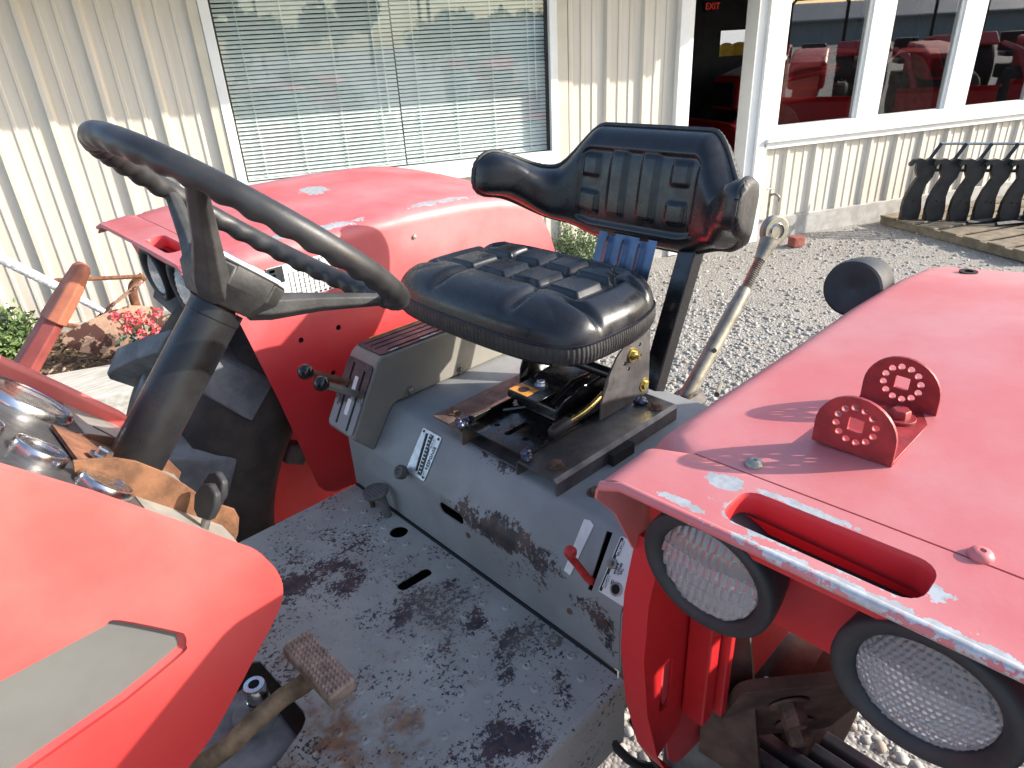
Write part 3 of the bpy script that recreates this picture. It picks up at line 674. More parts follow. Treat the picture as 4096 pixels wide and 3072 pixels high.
def fender(nm, yin, sg, mat, holes, lab):
    outl = [(.478, wz(.478, 1.41)), (.521, wz(.521, 1.212)), (.568, wz(.568, .957)), (.582, wz(.582, .935)), (.605, wz(.605, .921)), (.70, wz(.7, .905)), (1.46, wz(1.46, .95)), (1.452, wz(1.452, 1.25)), (1.40, wz(1.40, 1.40)), (1.372, -.01)]
    for i in range(1, 15): outl.append((1.372 + .02 * math.sin(i / 14 * PI), -.01 + (WE + .01) * i / 14))
    xs_ = np.linspace(1.33, .54, 9)
    outl += [(float(x), WE) for x in xs_] + [(.4785, WE)] + [(.4785, WE * k / 8) for k in range(7, 0, -1)] + [(.4785, 0.0)]
    pts_ = []
    for x in np.linspace(.50, 1.355, 26):
        for w in [-.30, -.2, -.12, -.05, -.015, -.004] + [LA * k / 7 for k in range(8)] + list(np.linspace(LA + .02, WE - .01, 11)):
            if w < -.06 and x < .62: continue
            pts_.append((float(x) + .0007 * (hash((w, x)) % 3), float(w)))
    v, f = cdt(outl, holes, pts_)
    fo = obj(nm, solid(v, f, lambda x, w: fen(x, w, yin, sg), lambda x, w: fen(x, w, yin, sg, .003)), mat, TR, smooth=True, angle=50)
    label(fo, lab)
    # front cap with the hand slot
    def slot(gr=0.0): return rrect(.413 - gr, .458 + gr, LA + .118 - RC - gr, LA + .268 - RC + gr, .016 + gr * .6)
    co = [(.4765, -.10), (.4765, 0)] + [(.4765, WE * k / 8) for k in range(1, 9)] + [(.44, WE), (.401, WE)] + [(.401, WE * k / 12) for k in range(11, 1, -1)] + [(.401, LA * k / 5) for k in range(5, -1, -1)] + [(.43, -.035), (.462, -.10)]
    pts_ = [(x, w) for x in (.41, .42, .435, .45, .465) for w in [-.02] + [LA * k / 7 for k in range(8)] + list(np.linspace(LA + .02, WE - .02, 22)) if not (.405 < x < .466 and LA + .10 - RC < w < LA + .285 - RC)]
    v, f = cdt(co, [slot()], pts_)
    cap = obj('front_cap', solid(v, f, lambda x, w: fen(x, w, yin, sg), lambda x, w: fen(x, w, yin, sg, .003)), mat, fo, smooth=True, angle=50)
    rings = [(0.0, -.0005), (-.0008, -.002), (-.002, -.006), (-.003, -.030)]; V = []; F = []
    for gr, dz in rings:
        for x, w in slot(gr): q = fen(x, w, yin, sg); V.append((q[0], q[1], q[2] + dz))
    k = len(slot())
    for i in range(3):
        for j in range(k): F.append((i * k + j, i * k + (j + 1) % k, (i + 1) * k + (j + 1) % k, (i + 1) * k + j))
    obj('slot_well', (V, F), 'red_plain', fo, smooth=True, fixn=False); obj('well_floor', (V[3 * k:], [tuple(range(k))]), 'dark_void', fo, fixn=False)
    # rolled front lip and the lamp panel below it
    lip = [V3(fen(.401, w, yin, sg)) - V3((.001, 0, .004)) for w in [LA * .5, LA] + list(np.linspace(LA + .03, WE - .02, 14))]
    obj('front_lip', tube(lip, .0048, 10), mat, fo, smooth=True)
    def ypt(t): return yin + sg * t
    V, F = grid(lambda u, v_: (.448 + .028 * v_, ypt(.02 + u * .53), 1.534 - .115 * v_ - .012 * (1 if .1 < u < .9 else 0) * v_), 24, 6)
    mat = 'red_plain'; obj('lamp_panel', (V, F), mat, fo, smooth=True)
    if sg > 0: return fo
    # inner flange and bracing of the wheel well
    fp = [(.470, 1.43), (.452, 1.36), (.449, 1.28), (.462, 1.18), (.49, 1.075), (.515, 1.02), (.53, 1.01)]
    V = []; F = []
    for i, (x, z) in enumerate(fp): V += [(x, ypt(.0), z), (x - .003, ypt(.034), z + .004)]
    for i in range(len(fp) - 1): F.append((2 * i, 2 * i + 1, 2 * i + 3, 2 * i + 2))
    obj('front_flange', (V, F), mat, fo, smooth=True)
    so_ = [(.470, 1.43), (.452, 1.36), (.449, 1.28), (.462, 1.18), (.49, 1.075), (.515, 1.02), (.53, 1.01), (.58, 1.03), (.60, 1.12), (.60, 1.43)]
    v, f = cdt(so_, [rrect(.525, .55, 1.10, 1.19, .012)])
    obj('gusset', solid(v, f, lambda x, z: (x, ypt(.004), z), lambda x, z: (x, ypt(.008), z)), mat, fo)
    obj('slot_sun_block', box(.512, .562, .3365, .3385, 1.085, 1.205), mat, fo)  # added plate, keeps sun through the slot from streaking the floor
    obj('stiffener', merge(box(.575, .60, min(ypt(.01), ypt(.045)), max(ypt(.01), ypt(.045)), 1.06, 1.44), box(.605, .62, min(ypt(.01), ypt(.055)), max(ypt(.01), ypt(.055)), 1.06, 1.44)), mat, fo, bevel=.004)
    return fo
FN = fender('fender', .335, -1, 'red_near', [], 'faded red fender with hand slot, bare chipped edge and two perforated plates')
hh = [circ(.6, wz(.6, 1.331), .0065, 10), circ(.694, wz(.694, 1.331), .0065, 10), circ(.661, wz(.661, 1.228), .006, 10)]
FF = fender('fender', 1.341, 1, 'red_far', hh, 'faded red fender with white instruction decal and peeled top edge')
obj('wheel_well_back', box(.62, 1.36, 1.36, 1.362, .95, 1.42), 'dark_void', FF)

# work lamps
def lens(c, ax, r, fx, fy, amp):
    m_ = frame(c, ax.cross(V3((0, 0, 1))) * -1, (0, 0, 1)); N = 44
    def top(u, v):
        a = 2 * u - 1; b_ = 2 * v - 1; x = a * math.sqrt(1 - b_ * b_ / 2); y = b_ * math.sqrt(1 - a * a / 2)
        dome = .007 * (1 - (x * x + y * y)); row = math.floor(y * fy); ph = .5 * (row % 2)
        q = .5 - abs((x * fx + ph) % 1 - .5); g = (y * fy) % 1
        if fy < 6: return m_ @ V3((x * r, y * r, dome * 1.3 + .0030 * (1 - g) + .0016 * math.sqrt(max(0, q * 2))))
        return m_ @ V3((x * r, y * r, dome * 1.3 + amp * (math.sqrt(max(0, q * 2)) * (.35 + .65 * g))))
    A = grid(top, N * 2, N * 2); 
    def bot(u, v):
        a = 2 * u - 1; b_ = 2 * v - 1; x = a * math.sqrt(1 - b_ * b_ / 2); y = b_ * math.sqrt(1 - a * a / 2); return m_ @ V3((x * r, y * r, -.003))
    B = grid(bot, 30, 30)
    return A, B
def lamp(parent, y, z, fx, fy, lab):
    ax = V3((-1, 0, -.10)).normalized(); c = V3((.424, y, z))
    l = obj('work_lamp', lathe([(.018, -.088), (.035, -.085), (.052, -.06), (.0615, -.02), (.0640, -.002), (.0635, .0045), (.0600, .0070), (.0520, .0045), (.0480, -.001), (.0470, -.006), (.0465, -.0075)], c, ax, 48), 'rubber', parent, smooth=True, angle=60)
    label(l, lab)
    A, B = lens(c + ax * -.004, ax, .0468, fx, fy, .0034 if fy < 6 else .0022)
    obj('lens', merge(A, B), 'lens_glass', l, smooth=True, angle=25, fixn=True)
    prof_ = [(.046 * k / 8, -.030 + .026 * (k / 8) ** 2) for k in range(1, 9)]
    V, F = lathe(prof_, c + ax * -.0045, ax, 32); obj('reflector', (V, F[:-1]), 'lamp_void', l, smooth=True)
    obj('bulb', ball(c + ax * -.024, .007, 12, 8), 'label_white', l, smooth=True)
lamp(FN, .2265, 1.474, 6.5, 3.3, 'round work lamp with coarse fluted lens near the seat box')
lamp(FN, .052, 1.472, 9, 9, 'round work lamp with fine dimpled lens under the bare lip')
lamp(FF, 1.4545, 1.474, 7, 4, 'round work lamp next to the steering hub')
lamp(FF, 1.629, 1.472, 9, 9, 'outer round work lamp over the tyre')

# perforated bracket, bolt, screws, flasher on the near fender
BR = obj('lamp_bracket', box(.553, .664, .137, .206, nz(.61, .17) - .001, nz(.61, .17) + .003), 'bracket_red', FN, bevel=.001)
for x in (.555, .661):
    oy, oz = .1715, nz(.61, .17) + .001
    out = [(-.0345, 0)] + [(-.0345, .018)] + [(-.0345 * math.cos(PI * k / 16), .018 + .0345 * math.sin(PI * k / 16)) for k in range(1, 16)] + [(.0345, .018), (.0345, 0)]
    hs = [circ(.0165 * math.cos(2 * PI * (k + .35) / 12), .0265 + .0165 * math.sin(2 * PI * (k + .35) / 12), .0032, 10) for k in range(12)] + [[(-.0062, .0205), (.0064, .0200), (.0066, .0325), (-.0060, .0330)]]
    obj('perforated_plate', plate(out, frame((x, oy, oz), (0, -1, 0), (0, 0, 1)), .004, hs), 'bracket_red', BR, bevel=.0006)
obj('bracket_bolt', hexbolt((.634, .160, nz(.61, .17) + .005), (0, 0, 1), .009, .009), 'bracket_red', BR, bevel=.0008)
for x, y in ((.493, .229), (.484, .052)):
    obj('cross_head_screw', lathe([(.0084, -.001), (.0084, .0008), (.0070, .0032), (.0042, .0045), (.0026, .0047), (.0020, .0034)], (x, y, nz(x, y) + .0005), (0, 0, 1), 18), 'bolt_steel' if y > .1 else 'red_near', FN, smooth=True)
fx_ = lathe([(.016, -.105), (.030, -.100), (.039, -.068), (.0430, -.02), (.0435, .01), (.0415, .022), (.038, .0245), (.006, .0235), (.004, .0225)], (1.055, .366, 1.536), (-.80, -.10, .12), 36)
fl_ = obj('flasher_lamp', fx_, 'rubber', FN, smooth=True, angle=35)
obj('flasher_bracket', tube([(1.12, .366, 1.52), (1.13, .325, 1.51)], .016, 10), 'rubber', fl_)
obj('top_hole_plug', lathe([(.012, -.002), (.013, .0018), (.007, .0018), (.0065, -.002)], (1.20, .257, nz(1.2, .257) + .001), (0, 0, 1), 16), 'dark_void', FN)

# decal, holes and rivet on the far fender
dy = 1.3385
dec = obj('decal', plate([(.555, 1.425), (.70, 1.425), (.70, 1.505), (.555, 1.505)], Matrix(((1, 0, 0, 0), (0, 0, -1, dy), (0, 1, 0, 0), (0, 0, 0, 1))), .0012), 'label_white', FF)
def dbox(x0, x1, z0, z1, mt, nm='decal_print'): obj(nm, box(x0, x1, dy - .0016, dy - .0009, z0, z1), mt, dec)
dbox(.556, .590, 1.470, 1.504, 'print_black')
for i in range(3): dbox(.560, .572, 1.474 + .01 * i, 1.480 + .01 * i, 'label_white', 'decal_cell')
for i in range(9): dbox(.600 + .011 * i, .6008 + .011 * i, 1.432, 1.488, 'print_black')
for i in range(6): dbox(.600, .695, 1.438 + .009 * i, 1.4386 + .009 * i, 'print_black')
for i in range(12): dbox(.560 + .0115 * i, .566 + .0115 * i, 1.4265, 1.4305, 'print_black')
text('decal_lettering', 'RANGE CHART', .011, (.648, dy - .001, 1.497), (1, 0, 0), (0, 0, 1), 'print_black', dec)
obj('rivet', lathe([(.006, 0), (.005, .003), (.002, .004)], (.931, 1.340, 1.49), (0, -1, 0), 14), 'bolt_steel', FF, smooth=True)

# ---- floor plate
opening = [(-.02, .72), (.14, .708), (.16, .712), (.205, .733), (.218, .745), (.222, .76), (.218, .90), (.20, .915), (-.02, .915)]
fo_ = rrect(-.30, .605, .452, 1.223, .008, 2)
hs = [opening, circ(.574, 1.005, .019, 18), [(.486 + a, .868 + b_) for a, b_ in [(.009 * math.cos(t), .012 * math.sin(t)) for t in np.linspace(PI / 2, 1.5 * PI, 7)]] + [(.54 + .009 * math.cos(t), .866 + .012 * math.sin(t)) for t in np.linspace(-PI / 2, PI / 2, 7)]]
v, f = cdt(fo_, hs)
FL = obj('floor_plate', solid(v, f, lambda x, y: (x, y, 1.0), lambda x, y: (x, y, .995)), 'floor_paint', TR, bevel=.0015)
V, F = grid(lambda u, v_: (-.30 + .905 * u, .452 - .012 * math.sin(v_ * PI / 2) if v_ < .999 else .44, 1.0 - .012 * (1 - math.cos(v_ * PI / 2))), 2, 7)
V2, F2 = grid(lambda u, v_: (-.30 + .905 * u + .0 * v_, .44, .988 - .13 * v_), 2, 2)
obj('floor_skirt', merge((V, F), (V2, F2)), 'floor_paint', FL, smooth=True)
obj('rear_skirt', box(.598, .604, .441, .452, .86, .985), 'floor_paint', FL)
dm = []
for i in range(-14, 8):
    for j in range(-8, 12):
        x = .433 + .0427 * i + (.0213 if j % 2 else 0); y = .727 + .039 * j
        if not (.02 < x < .585 and .475 < y < 1.19): continue
        if x < .25 and .69 < y < .94: continue
        if (x - .574) ** 2 + (y - 1.005) ** 2 < .03 ** 2 or (abs(x - .513) < .05 and abs(y - .866) < .025): continue
        dm.append(lathe([(.0082, -.0004), (.0068, .0015), (.0048, .0034), (.0030, .0022), (.0012, .0008)], (x, y, 1.0), (0, 0, 1), 12))
obj('tread_dimples', merge(*dm), 'floor_paint', FL, smooth=True, angle=80, kind='stuff')
obj('floor_bolt', hexbolt((.598 - .012, .574, 1.001), (0, 0, 1), .008, .006), 'bolt_steel', FL)
# housing under the opening, socket, pedals
obj('transmission_cover', box(-.25, .205, .728, .905, .90, .972), 'cover_grey', TR, bevel=.018, seg=3)
obj('cover_boss', lathe([(.034, .0), (.033, .03), (.027, .034)], (.170, .825, .955), (0, 0, 1), 28), 'cover_grey', TR, smooth=True)
sk = obj('chrome_socket', lathe([(.0165, .0), (.0175, .003), (.0175, .022), (.0160, .0235), (.0160, .026), (.0168, .028), (.0168, .050), (.0155, .053), (.0085, .0535), (.0080, .046)], (.182, .826, .985), (0, 0, 1), 32), 'chrome', TR, smooth=True, angle=35)
obj('socket_drive', prism([(.176, .820), (.188, .820), (.188, .832), (.176, .832)], 'z', 1.030, 1.0392), 'dark_void', sk)
PD = obj('clutch_pedal', prism([(.231, .665), (.278, .668), (.272, .803), (.228, .801)], 'z', 1.078, 1.101), 'pedal_rust', TR, bevel=.005)
st_ = []
for i in range(6):
    for j in range(15):
        x = .2365 + .0068 * i; y = .6735 + .0087 * j; h = .0050
        st_.append(([(x - .0028, y - .0036, 1.1005), (x + .0028, y - .0036, 1.1005), (x + .0028, y + .0036, 1.1005), (x - .0028, y + .0036, 1.1005), (x, y, 1.1 + h)], [(0, 1, 4), (1, 2, 4), (2, 3, 4), (3, 0, 4)]))
obj('grip_studs', merge(*st_), 'pedal_rust', PD, kind='stuff')
obj('pedal_arm', tube(smoothpath([(.245, .735, 1.085), (.228, .75, 1.06), (.20, .765, 1.045), (.15, .765, 1.035), (.10, .765, 1.022), (.05, .780, 1.01), (-.06, .80, .99)], 5), .016, 10, sx=.65), 'pedal_arm', PD, smooth=True)
DP = obj('diff_lock_pedal', lathe([(.022, -.004), (.027, .0), (.0275, .005), (.026, .0065)], (.578, 1.082, 1.058), (-.1, 0, 1), 28), 'cast_grey', TR, smooth=True, angle=35)
st_ = []
for i in range(-3, 4):
    for j in range(-3, 4):
        if i * i + j * j > 10: continue
        x, y = .578 + .007 * i, 1.082 + .007 * j; z = 1.0645 + .1 * (x - .578); st_.append(([(x - .003, y - .003, z), (x + .003, y - .003, z), (x + .003, y + .003, z), (x - .003, y + .003, z), (x, y, z + .003)], [(0, 1, 4), (1, 2, 4), (2, 3, 4), (3, 0, 4)]))
obj('grip_studs', merge(*st_), 'cast_grey', DP, kind='stuff')
obj('pedal_stem', tube([(.590, 1.066, .99), (.584, 1.072, 1.055)], .009, 12), 'cast_grey', DP, smooth=True)
obj('stop_pin', lathe([(.006, 0), (.006, .018), (.010, .019), (.010, .024)], (.585, 1.119, 1.0), (0, 0, 1), 12), 'rusty_bolt', FL, smooth=True)

# ---- seat box: one bent sheet with cut-outs
def boxmap(y, w, dd=0.0):
    P_ = [(0.0, .61, 1.003), (.118, .61, 1.121), (.131, .6135, 1.133), (.226, .6695, 1.210), (.238, .679, 1.217), (.9, 1.341, 1.217)]; WB = .658
    ws = [a[0] for a in P_]; x = float(np.interp(w, ws, [a[1] for a in P_])); z = float(np.interp(w, ws, [a[2] for a in P_]))
    if dd:
        nx, nz = (1, 0) if w < .11 else ((.804, -.594) if w < .235 else (0, -1)); x += nx * dd; z += nz * dd
    return (x, y, z)
def oval(cy, cw, hy, hw, n=10):
    r = min(hy, hw); out = []
    for s, a0 in ((1, -90), (-1, 90)):
        for k in range(n + 1):
            a = math.radians(a0 + 180 * k / n); out.append((cy + s * (hy - r) + r * math.cos(a), cw + r * math.sin(a)))
    return out
hs = [oval(.862, .098, .036, .0125), [(.516, .128), (.524, .127), (.532, .222), (.521, .224)], [(.974, .140), (.981, .139), (.993, .216), (.986, .217)]]
bo = [(.458, 0), (1.223, 0)] + [(1.223, w) for w in (.118, .131, .226, .238, .5, .658)] + [(.458, .658)] + [(.458, w) for w in (.5, .238, .226, .131, .118)]
pts_ = [(y, w) for y in np.linspace(.5, 1.2, 15) for w in (.118, .131, .226, .238, .5)]
v, f = cdt(bo, hs, [q for q in pts_ if not (.5 < q[0] < .55) and not (.96 < q[0] < 1.0)])
SB = obj('seat_box', solid(v, f, lambda y, w: boxmap(y, w), lambda y, w: boxmap(y, w, .003)), 'box_paint', TR, smooth=True, angle=60)
obj('box_side', prism([(.611, .90), (.611, 1.121), (.672, 1.211), (.68, 1.216), (1.098, 1.216), (1.098, .90)], 'y', 1.2232, 1.226), 'box_paint', SB)
obj('box_side', prism([(.611, .90), (.611, 1.121), (.672, 1.211), (.68, 1.216), (1.098, 1.216), (1.098, .90)], 'y', .455, .4578), 'box_paint', SB)
obj('box_interior', box(.70, 1.09, .47, 1.21, .92, 1.19), 'dark_void', SB)
obj('floor_gasket', box(.6035, .609, .46, 1.22, .985, 1.0015), 'rubber', SB)
UP = V3((.594, 0, .804)); RT = V3((0, -1, 0)); NO = V3((-.804, 0, .594))
def face(y, w, d=0.0): return V3(boxmap(y, w + .131)) + NO * d      # w measured up the sloping face from its lower fold
def fplate(nm, outl, th, mat, parent, holes=(), d=.001, **k):
    v, f = cdt(outl, holes); return obj(nm, solid(v, f, lambda y, w: tuple(face(y, w, d + th)), lambda y, w: tuple(face(y, w, d))), mat, parent, **k)
rp = fplate('response_plate', rrect(.945, 1.005, .000, .093, .004), .0012, 'plate_alu', SB, [[(.9725, .010), (.9805, .009), (.9925, .086), (.9845, .087)]])
fplate('scale_print', [(.957, .006), (.970, .006), (.980, .088), (.967, .088)], .0003, 'print_black', rp, d=.0023)
for i in range(11): fplate('scale_tick', [(.962 + .0011 * i, .012 + .0072 * i), (.969 + .0011 * i, .012 + .0072 * i), (.969 + .0011 * i, .0135 + .0072 * i), (.962 + .0011 * i, .0135 + .0072 * i)], .0003, 'plate_alu', rp, d=.0027)
def ftext(s, size, y, w, mat, par, rot=UP, nm='lettering'):
    r = rot.normalized(); u = NO.cross(r); return text(nm, s, size, face(y, w, .0030), r, u, mat, par)
ftext('RESPONSE', .0105, .9515, .046, 'print_black', rp); fplate('word_panel', rrect(.9585, .9665, .062, .084, .002), .0004, 'plate_alu', rp, d=.0025); ftext('SLOW', .0068, .9625, .073, 'print_black', rp)
fplate('word_panel', rrect(.949, .957, .004, .020, .002), .0004, 'plate_alu', rp, d=.0024); ftext('FAST', .006, .953, .012, 'print_black', rp)
for y, w in ((.952, .087), (.999, .087), (.951, .006)): obj('plate_rivet', lathe([(.003, 0), (.0025, .0014), (.001, .002)], face(y, w, .0022), NO, 10), 'rusty_bolt', rp, smooth=True)
obj('response_knob', merge(lathe([(.0135, .012), (.0145, .014), (.0145, .024), (.0125, .027), (.006, .0275), (.0055, .024)], face(1.0, -.006), NO, 26), lathe([(.004, -.005), (.004, .026)], face(1.0, -.006), NO, 10)), 'cast_grey', SB, smooth=True, angle=40)
fplate('worn_strip', [(.561, .000), (.575, .002), (.577, .09), (.566, .093), (.556, .089)], .0006, 'label_white', SB)
obj('hand_lever', merge(tube(smoothpath([face(.522, .01, -.02), face(.523, .012, .006), face(.533, .028, .035), face(.540, .040, .058)], 4), .0062, 10, sx=.6), lathe([(.004, -.004), (.0085, .0), (.0105, .006), (.0085, .012), (.004, .014)], face(.541, .043, .055), (NO + UP * .6), 18)), 'lever_red', SB, smooth=True)
sp = fplate('switch_plate', rrect(.455, .505, .004, .096, .004), .0010, 'print_white', SB)
fplate('switch_border', [(.4985, .006), (.5035, .006), (.5035, .094), (.4985, .094)], .0003, 'print_black', sp, d=.0021)
fplate('word_panel', rrect(.4935, .5005, .066, .090, .002), .0004, 'print_white', sp, d=.0024); ftext('STARTER', .0062, .497, .078, 'print_black', sp, -UP)
fplate('word_panel', rrect(.4935, .5005, .012, .034, .002), .0004, 'print_white', sp, d=.0024); ftext('LIGHTS', .0062, .497, .023, 'print_black', sp, -UP)
ftext('BRIGHT', .0055, .4855, .050, 'print_black', sp, -UP); ftext('& REAR', .0055, .4905, .048, 'print_black', sp, -UP); ftext('TAIL', .0055, .4805, .048, 'print_black', sp, -UP); ftext('Off', .006, .4885, .027, 'print_black', sp, -UP)
obj('starter_button', merge(lathe([(.0085, .002), (.0085, .0055), (.0075, .006), (.0045, .0062)], face(.4995, .052), NO, 22), ball(face(.4995, .052, .009), .0042, 12, 8)), 'bolt_steel', sp, smooth=True, angle=35)
obj('light_switch', lathe([(.0105, .002), (.0105, .004), (.0075, .0045), (.0072, .001)], face(.4775, .021), NO, 22), 'bolt_steel', sp, smooth=True, angle=35)
obj('switch_bore', lathe([(.0071, .0012), (.0071, .0030)], face(.4775, .021), NO, 18), 'dark_void', sp)
for y, z in ((.560, 1.06), (.483, 1.088), (.815, 1.075)): obj('face_bolt', lathe([(.0055, 0), (.0055, .002), (.003, .003)], (.6095, y, z), (-1, 0, 0), 10), 'rusty_bolt', SB)
obj('box_bolt', hexbolt((.72, .60, 1.2185), (0, 0, 1), .009, .008), 'rusty_bolt', SB)

# ---- control console with slots and two ball levers
CS = obj('console', prism([(.567, 1.178), (.650, 1.322), (.664, 1.333), (.905, 1.333), (.925, 1.328), (1.035, 1.252), (1.045, 1.2195), (.683, 1.2195), (.676, 1.2165), (.6195, 1.138), (.6145, 1.128)], 'y', 1.120, 1.2215), 'console_paint', TR, bevel=.006)
UPc = (V3((.650, 0, 1.322)) - V3((.567, 0, 1.178))).normalized(); NOc = V3((-UPc.z, 0, UPc.x))
def cface(y, w, d=0.0): return V3((.567, y, 1.178)) + UPc * w + NOc * d
def cplate(nm, outl, th, mat, parent, holes=(), d=.001, **k):
    v, f = cdt(outl, holes); return obj(nm, solid(v, f, lambda y, w: tuple(cface(y, w, d + th)), lambda y, w: tuple(cface(y, w, d))), mat, parent, **k)
def vslot(y, a, b_): return [(y - .004, a), (y + .004, a), (y + .004, b_), (y - .004, b_)]
cplate('slot_cover', rrect(1.1245, 1.2175, .006, .158, .008), .0022, 'console_worn', CS, [vslot(1.19, .014, .150), vslot(1.147, .010, .142)], smooth=True)
cplate('slot_shadow', rrect(1.139, 1.198, .008, .154, .002), .0006, 'dark_void', CS, d=.0002)
for y in (1.175, ): cplate('worn_label', rrect(1.160, 1.173, .040, .075, .002), .0004, 'label_white', CS, d=.0034); cplate('worn_label', rrect(1.160, 1.173, .088, .125, .002), .0004, 'label_white', CS, d=.0034)
tp_ = cdt(rrect(.665, .905, 1.1245, 1.2175, .01), [[(.69, 1.134), (.86, 1.134), (.86, 1.141), (.69, 1.141)], [(.675, 1.158), (.885, 1.158), (.885, 1.163), (.675, 1.163)], [(.675, 1.178), (.885, 1.178), (.885, 1.183), (.675, 1.183)], [(.675, 1.198), (.885, 1.198), (.885, 1.203), (.675, 1.203)]])
obj('slot_cover', solid(*tp_, lambda x, y: (x, y, 1.3362), lambda x, y: (x, y, 1.3340)), 'console_worn', CS); obj('slot_shadow', box(.672, .89, 1.130, 1.210, 1.3331, 1.3338), 'dark_void', CS)
text('lettering', 'PRESSURE', .0095, (.79, 1.1285, 1.3366), (1, 0, 0), (0, 1, 0), 'print_white', CS); text('lettering', 'LOW', .009, (.70, 1.1285, 1.3366), (1, 0, 0), (0, 1, 0), 'print_white', CS)
obj('orange_edge', box(.70, .90, 1.2178, 1.2212, 1.3338, 1.3372), 'label_orange', CS)
def blever(y, w, bx, bzz, by, mt):
    l = obj('control_lever', tube([cface(y, w, -.01), cface(y, w, .012), V3((bx, by, bzz))], .0075, 4, sx=.35, up=(0, 0, 1)), mt, CS)
    obj('ball_knob', ball((bx, by, bzz), .0162, 24, 14), 'black_paint', l, smooth=True)
blever(1.19, .105, .529, 1.327, 1.193, 'rust_brown'); blever(1.147, .092, .536, 1.313, 1.147, 'link_steel')
obj('stop_bolt', merge(lathe([(.009, 0), (.009, .003)], (.872, 1.1375, 1.3365), (0, 0, 1), 16), lathe([(.006, .003), (.006, .010)], (.872, 1.1375, 1.3365), (0, 0, 1), 6), lathe([(.003, .01), (.003, .022)], (.872, 1.1375, 1.3365), (0, 0, 1), 10)), 'bolt_steel', CS)
obj('wing_stop', merge(prism([(.845, 1.172), (.870, 1.180), (.905, 1.176), (.885, 1.19), (.895, 1.205), (.870, 1.193), (.84, 1.19)], 'z', 1.337, 1.345)), 'rust_steel', CS, bevel=.001)
obj('upright_tab', box(.900, .915, 1.120, 1.124, 1.334, 1.392), 'zinc_yellow', CS)
for x in (.722, .864, 1.009): obj('console_bolt', hexbolt((x, 1.1198, 1.233), (0, -1, 0), .007, .006), 'bolt_steel', CS)

# ---- seat mount
MT = obj('mount_rail', merge(prism([(.638, 1.2185), (.638, 1.244), (.645, 1.2505), (.728, 1.2505), (.735, 1.244), (.736, 1.2185), (.732, 1.2185), (.731, 1.2455), (.643, 1.2455), (.642, 1.2185)], 'x', .668, 1.012)), 'mount_steel', TR)
obj('mount_rail', prism([(.880, 1.2185), (.880, 1.244), (.886, 1.2505), (.970, 1.2505), (.970, 1.2455), (.886, 1.2455), (.884, 1.2185)], 'x', .668, 1.012), 'rust_steel', TR)
obj('mount_pan', box(.679, 1.01, .737, .879, 1.2185, 1.2225), 'mount_steel', TR, bevel=.001)
obj('rail_block', box(.80, .86, .625, .637, 1.2185, 1.240), 'dark_void', MT)
for x, y in ((.700, .668), (.975, .662)): obj('rail_bolt', hexbolt((x, y, 1.252), (0, 0, 1), .009, .009), 'rusty_bolt', MT, bevel=.0005)
obj('rail_bolt', hexbolt((.703, .945, 1.252), (0, 0, 1), .009, .009), 'rusty_bolt', MT, bevel=.0005)
SE = obj('seat_base', None or plate(rrect(.677, 1.0, .722, .889, .006), Matrix(((1, 0, 0, 0), (0, 1, 0, 0), (0, 0, 1, 1.2550), (0, 0, 0, 1))), .004,
     [circ(.72, .838, .0055, 12), circ(.72, .762, .0065, 12), circ(.752, .853, .005, 12), circ(.745, .752, .005, 12), oval(.735, .80, .030, .0065)]), 'black_paint', TR, bevel=.0008)
label(SE, 'black pressed steel seat base with slots and welded corners')
for (x, y, r) in ((.684, .719, .016), (.680, .894, .014), (.966, .690, .015)):
    random.seed(int(x * 1000)); bl_ = [ball((x + random.gauss(0, .006), y + random.gauss(0, .006), 1.256 + random.uniform(0, .006)), random.uniform(.005, .009), 9, 6) for i in range(8)]
    obj('weld_bead', merge(*bl_), 'weld', SE, smooth=True)
obj('runner', prism([(.885, 1.2575), (.885, 1.272), (.875, 1.276), (.868, 1.276), (.868, 1.272), (.878, 1.2575)], 'x', .69, .80), 'black_paint', SE, bevel=.001); obj('runner', prism([(.727, 1.2575), (.727, 1.272), (.737, 1.276), (.744, 1.276), (.744, 1.272), (.734, 1.2575)], 'x', .77, .99), 'black_paint', SE, bevel=.001)
obj('pressed_hump', prism([(.795, 1.2575), (.80, 1.285), (.815, 1.298), (.845, 1.300), (.855, 1.308), (.93, 1.312), (.945, 1.300), (.96, 1.258)], 'y', .755, .868), 'black_paint', SE, bevel=.008, seg=3)
obj('stiffening_rib', merge(tube([(.80, .775, 1.290), (.86, .775, 1.312), (.94, .775, 1.308)], .006, 8), tube([(.755, .735, 1.259), (.80, .76, 1.262), (.80, .84, 1.262), (.765, .87, 1.259)], .005, 8)), 'black_paint', SE, smooth=True)
tg = obj('label_tongue', merge(box(.772, .845, .783, .862, 1.3005, 1.3035), box(.772, .775, .783, .862, 1.288, 1.3005)), 'black_paint', SE, bevel=.001)
obj('orange_label', box(.775, .808, .812, .860, 1.3036, 1.3042), 'label_orange', SE); obj('label_print', merge(lathe([(.011, .0), (.011, .0003)], (.791, .836, 1.3043), (0, 0, 1), 16)), 'print_black', SE)
obj('chrome_nut', hexbolt((.828, .826, 1.3045), (0, 0, 1), .0085, .008), 'chrome', SE)
obj('base_hole', lathe([(.013, 0), (.013, .0012)], (.845, .769, 1.3002), (-.2, -.1, 1), 16), 'dark_void', SE)
so_ = [(.852, 1.262), (.856, 1.300), (.872, 1.340), (.897, 1.373), (.932, 1.397), (.972, 1.403), (.998, 1.396), (1.000, 1.262)]
hs = [circ(.965, 1.377, .0045, 8), circ(.968, 1.352, .0045, 8), circ(.920, 1.353, .0045, 8), circ(.933, 1.338, .0045, 8)]
